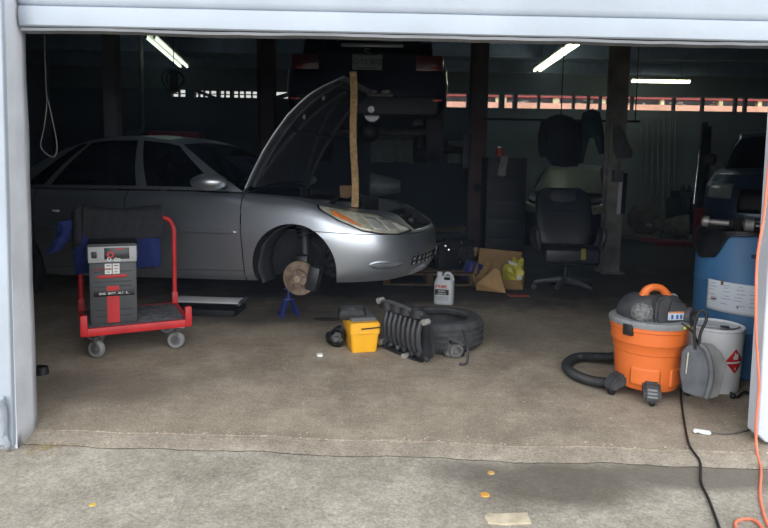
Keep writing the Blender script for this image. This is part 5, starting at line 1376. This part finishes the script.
fb = thing('cardboard_flap', 'loose torn cardboard piece slanting in front of the collapsed carton', 'cardboard', fl(492, 294)+Vector((0, .0, 0)), R(10))
panel3('card', [(-.18, -.03, .05), (.12, -.06, .02), (.10, .08, .22), (.06, .10, .24), (-.14, .06, .10)], kb, fb)
fb = thing('cardboard_flap', 'folded cardboard strip leaning across the left side of the carton', 'cardboard', fl(482, 285)+Vector((0, .03, 0)), R(25))
panel3('card', [(-.10, -.02, .06), (-.04, -.04, .04), (.16, .06, .20), (.12, .08, .25)], kb, fb)
yb_ = fl(515, 288); yo = thing('yellow_bag', 'crumpled yellow and white plastic bag in the collapsed carton', 'bag', yb_+Vector((0, .02, .10)))
m = MB(); m.ball((0, 0, .08), 1, 3, (.10, .07, .12), .9); m.build('bag_body', M('yellow_film', (196, 190, 74), .5, var=.2, bump=.5, bscale=30), yo)
m = MB(); m.box((-.04, -.05, .17), (.10, .05, .03), (.3, .3, .2), .01); m.build('bag_top', white_pl, yo)
m = MB(); m.box((.03, -.075, .02), (.06, .02, .05), (.3, 0, .2), .008); m.build('white_print', white_pl, yo)
bp0 = fl(474, 284); bo = thing('blue_package', 'dark blue package with white spots beside the cardboard carton', 'package', bp0+Vector((0, .12, 0)), R(35))
m = MB(); m.box((0, 0, .12), (.22, .14, .22), (.2, .3, 0), .03, seg=3); m.build('wrapper', M('dark_blue_print', (44, 50, 112), .5, col2=(66, 70, 140), scale=12), bo)
for k in range(5):
    m = MB(); m.box((-.08+.04*k, -.085, .06+.035*((k*2) % 4)), (.025, .01, .018), (.2, .3, k), .003); m.build('white_patch', white_pl, bo)
rp = fl(518, 296); m = MB(); m.box((0, 0, .008), (.20, .10, .012), (0, 0, .1), .003); tag(m.build('red_paper', M('faded_red_paper', (150, 66, 58), .8), None, loc=rp), 'faded red paper lying under the front of the carton', 'paper')
# pallet with engine clutter
pp = at(430, 266, 6.75)
pal = thing('wooden_pallet', 'low dark timber pallet on the floor behind the sedan bumper', 'pallet', (pp.x-.05, 6.75, 0), R(2))
wd_ = M('dark_pallet_timber', (104, 86, 66), .85, var=.3, scale=12)
for k in range(5):
    m = MB(); m.box((0, -.40+.2*k, .125), (1.0, .11, .02), bev=.002); m.build('top_board', wd_, pal)
for sx in (-1, 0, 1):
    m = MB(); m.box((sx*.46, 0, .067), (.07, .9, .094), bev=.002); m.build('bearer', wd_, pal)
for sy in (-1, 1):
    m = MB(); m.box((0, sy*.40, .010), (1.0, .10, .018), bev=.002); m.build('bottom_board', wd_, pal)
en = thing('engine_block', 'greasy black engine block with glinting fittings on the timber pallet', 'engine', (at(450, 260, 6.75)[0], 6.75, .136), R(20))
m = MB(); m.box((0, 0, .16), (.46, .36, .32), bev=.03); m.box((-.02, .0, .35), (.40, .22, .08), bev=.02); m.build('block', soot, en)
random.seed(5)
for k in range(14):
    p = Vector((random.uniform(-.27, .2), -.19-random.uniform(0, .04), random.uniform(.08, .36))); m = MB(); m.ball(p, random.uniform(.010, .020), 1, (1, 1, 1), .4); m.build('bolt', chrome, en)
m = MB(); m.lathe([(.02, -.03), (.085, -.03), (.09, -.01), (.075, 0), (.09, .01), (.085, .03), (.02, .03)], (.10, -.2, .18), 'y', 24, True); m.build('pulley', dark_steel, en)
m = MB(); m.box((.20, -.21, .20), (.05, .03, .10), (0, .3, 0), .008); m.build('bracket', M('tan_bracket', (150, 124, 90), .6), en)
m = MB(); m.tube(smooth_path([(-.25, -.15, .1), (-.3, -.2, .25), (-.15, -.22, .34), (.05, -.18, .38)]), .018, 8); m.build('hose', black_pl, en)
# pale machine and dim cases behind the open bonnet
mc = at(385, 195, 7.7)
tj = thing('transmission_jack', 'dim pale transmission on a stand below the raised car', 'jack', (mc.x, 7.9, 0))
m = MB(); m.lathe([(0, -.2), (.16, -.2), (.17, -.17), (.12, .02), (.08, .2), (0, .2)], (0, 0, 1.02), 'x', 20); m.build('housing', M('dim_casting', (112, 116, 118), .6, .3, var=.3), tj)
m = MB(); m.box((0, 0, .82), (.34, .26, .05), bev=.01); m.cyl((0, 0, .06), (0, 0, .82), .04); m.build('pillar', dark_steel, tj)
for k in range(4):
    a = R(45+90*k); m = MB(); m.bar((0, 0, .05), (.32*math.cos(a), .32*math.sin(a), .03), .05, .05, .005); m.build('leg', dark_steel, tj)
for px, lb_ in ((382, 'dim square panel on the back wall below the raised car'), (404, 'dim tilted panel on the back wall nearer the rust red post')):
    p = at(px, 150, YB-.03); m = MB(); m.box((0, 0, 0), (.5, .03, .55), (0, .1 if px > 400 else 0, 0), .005); tag(m.build('wall_panel', M('dim_panel', (124, 130, 132), .8), None, loc=p), lb_, 'panel', 'panels on the back wall')
p = at(459, 152, YB-.03); m = MB(); m.box((0, 0, 0), (.5, .03, .5), (0, 0, 0), .005); tag(m.build('wall_panel', M('dim_panel', (124, 130, 132), .8), None, loc=p), 'dim square panel on the back wall beyond the rust red post', 'panel', 'panels on the back wall')
# red chest and bent pipe far behind the sedan roof
rx = at(178, 135, 10.5); rt = thing('tool_chest', 'dim red tool chest on a stand far behind the sedan roof', 'chest', (rx.x, 10.5, 0))
m = MB(); m.box((0, 0, 1.66), (.85, .4, .34), bev=.02); m.build('chest', M('dim_red', (120, 36, 40), .5), rt)
m = MB(); m.box((0, 0, 1.47), (.95, .5, .04)); m.build('table_top', dark_steel, rt)
for sx in (-1, 1):
    for sy in (-1, 1):
        m = MB(); m.box((sx*.42, sy*.2, .725), (.05, .05, 1.45)); m.build('leg', dark_steel, rt)
m = MB(); m.bar((-.38, -.24, 1.55), (-.38, -.24, 1.80), .04, .03, .004); m.build('red_handle', M('bright_red', (196, 52, 48), .5), rt)
m = MB(); m.bar((-.36, -.26, 1.50), (-.05, -.26, 1.50), .02, .02, .003); m.build('pale_edge', white_pl, rt)
q = [at(142, 112, 9.6), at(142, 128, 9.6), at(136, 133, 9.6), at(127, 135, 9.6)]; q0 = q[0]
m = MB(); m.tube(smooth_path([Vector((q0.x, 9.6, ZC-.01))-q0]+[p-q0 for p in q], 6), .035, 10); tag(m.build('duct_pipe', M('dull_pipe', (96, 98, 102), .5, .4), None, loc=q0), 'bent grey pipe coming down from the roof above the sedan', 'pipe')
# ---- across the street, seen through the open strip on the back wall
sb = thing('street_building', 'salmon and red shopfront across the street seen through the back strip', 'building', (9, 22, 0))
m = MB(); m.box((0, .4, 2.4), (16, .5, 4.8)); m.build('wall', M('dark_shopfront', (70, 76, 84), .6, var=.4, scale=2), sb)
m = MB(); zq = at(640, 104.5, 21.7)[2]; m.box((0, -.15, zq/2), (16, .3, zq)); m.build('parapet', M('salmon_paint', (214, 168, 152), .7, var=.12, scale=2), sb)
m = MB(); zq = at(640, 98.3, 21.8)[2]; m.box((0, -.1, zq), (16, .3, .07)); m.build('fascia', M('fascia_red', (150, 64, 68), .6), sb)
for k, x in enumerate((-5.0, -4.75, -2.9, -1.2, .9, 3.0, 4.4)):
    m = MB(); m.box((x, -.1, 2.2), (.14 if k != 2 else .22, .16, 4.3)); m.build('column', M('cream_column', (206, 204, 172), .6), sb)
random.seed(9)
for k in range(22):
    m = MB(); m.box((random.uniform(-4.5, 6), .12, random.uniform(zq-.22, zq-.06)), (random.uniform(.05, .3), .05, random.uniform(.02, .09))); m.build('pale_bit', M('pale_sign', (196, 204, 210), .4), sb)  # small pale boxes scattered over the shopfront
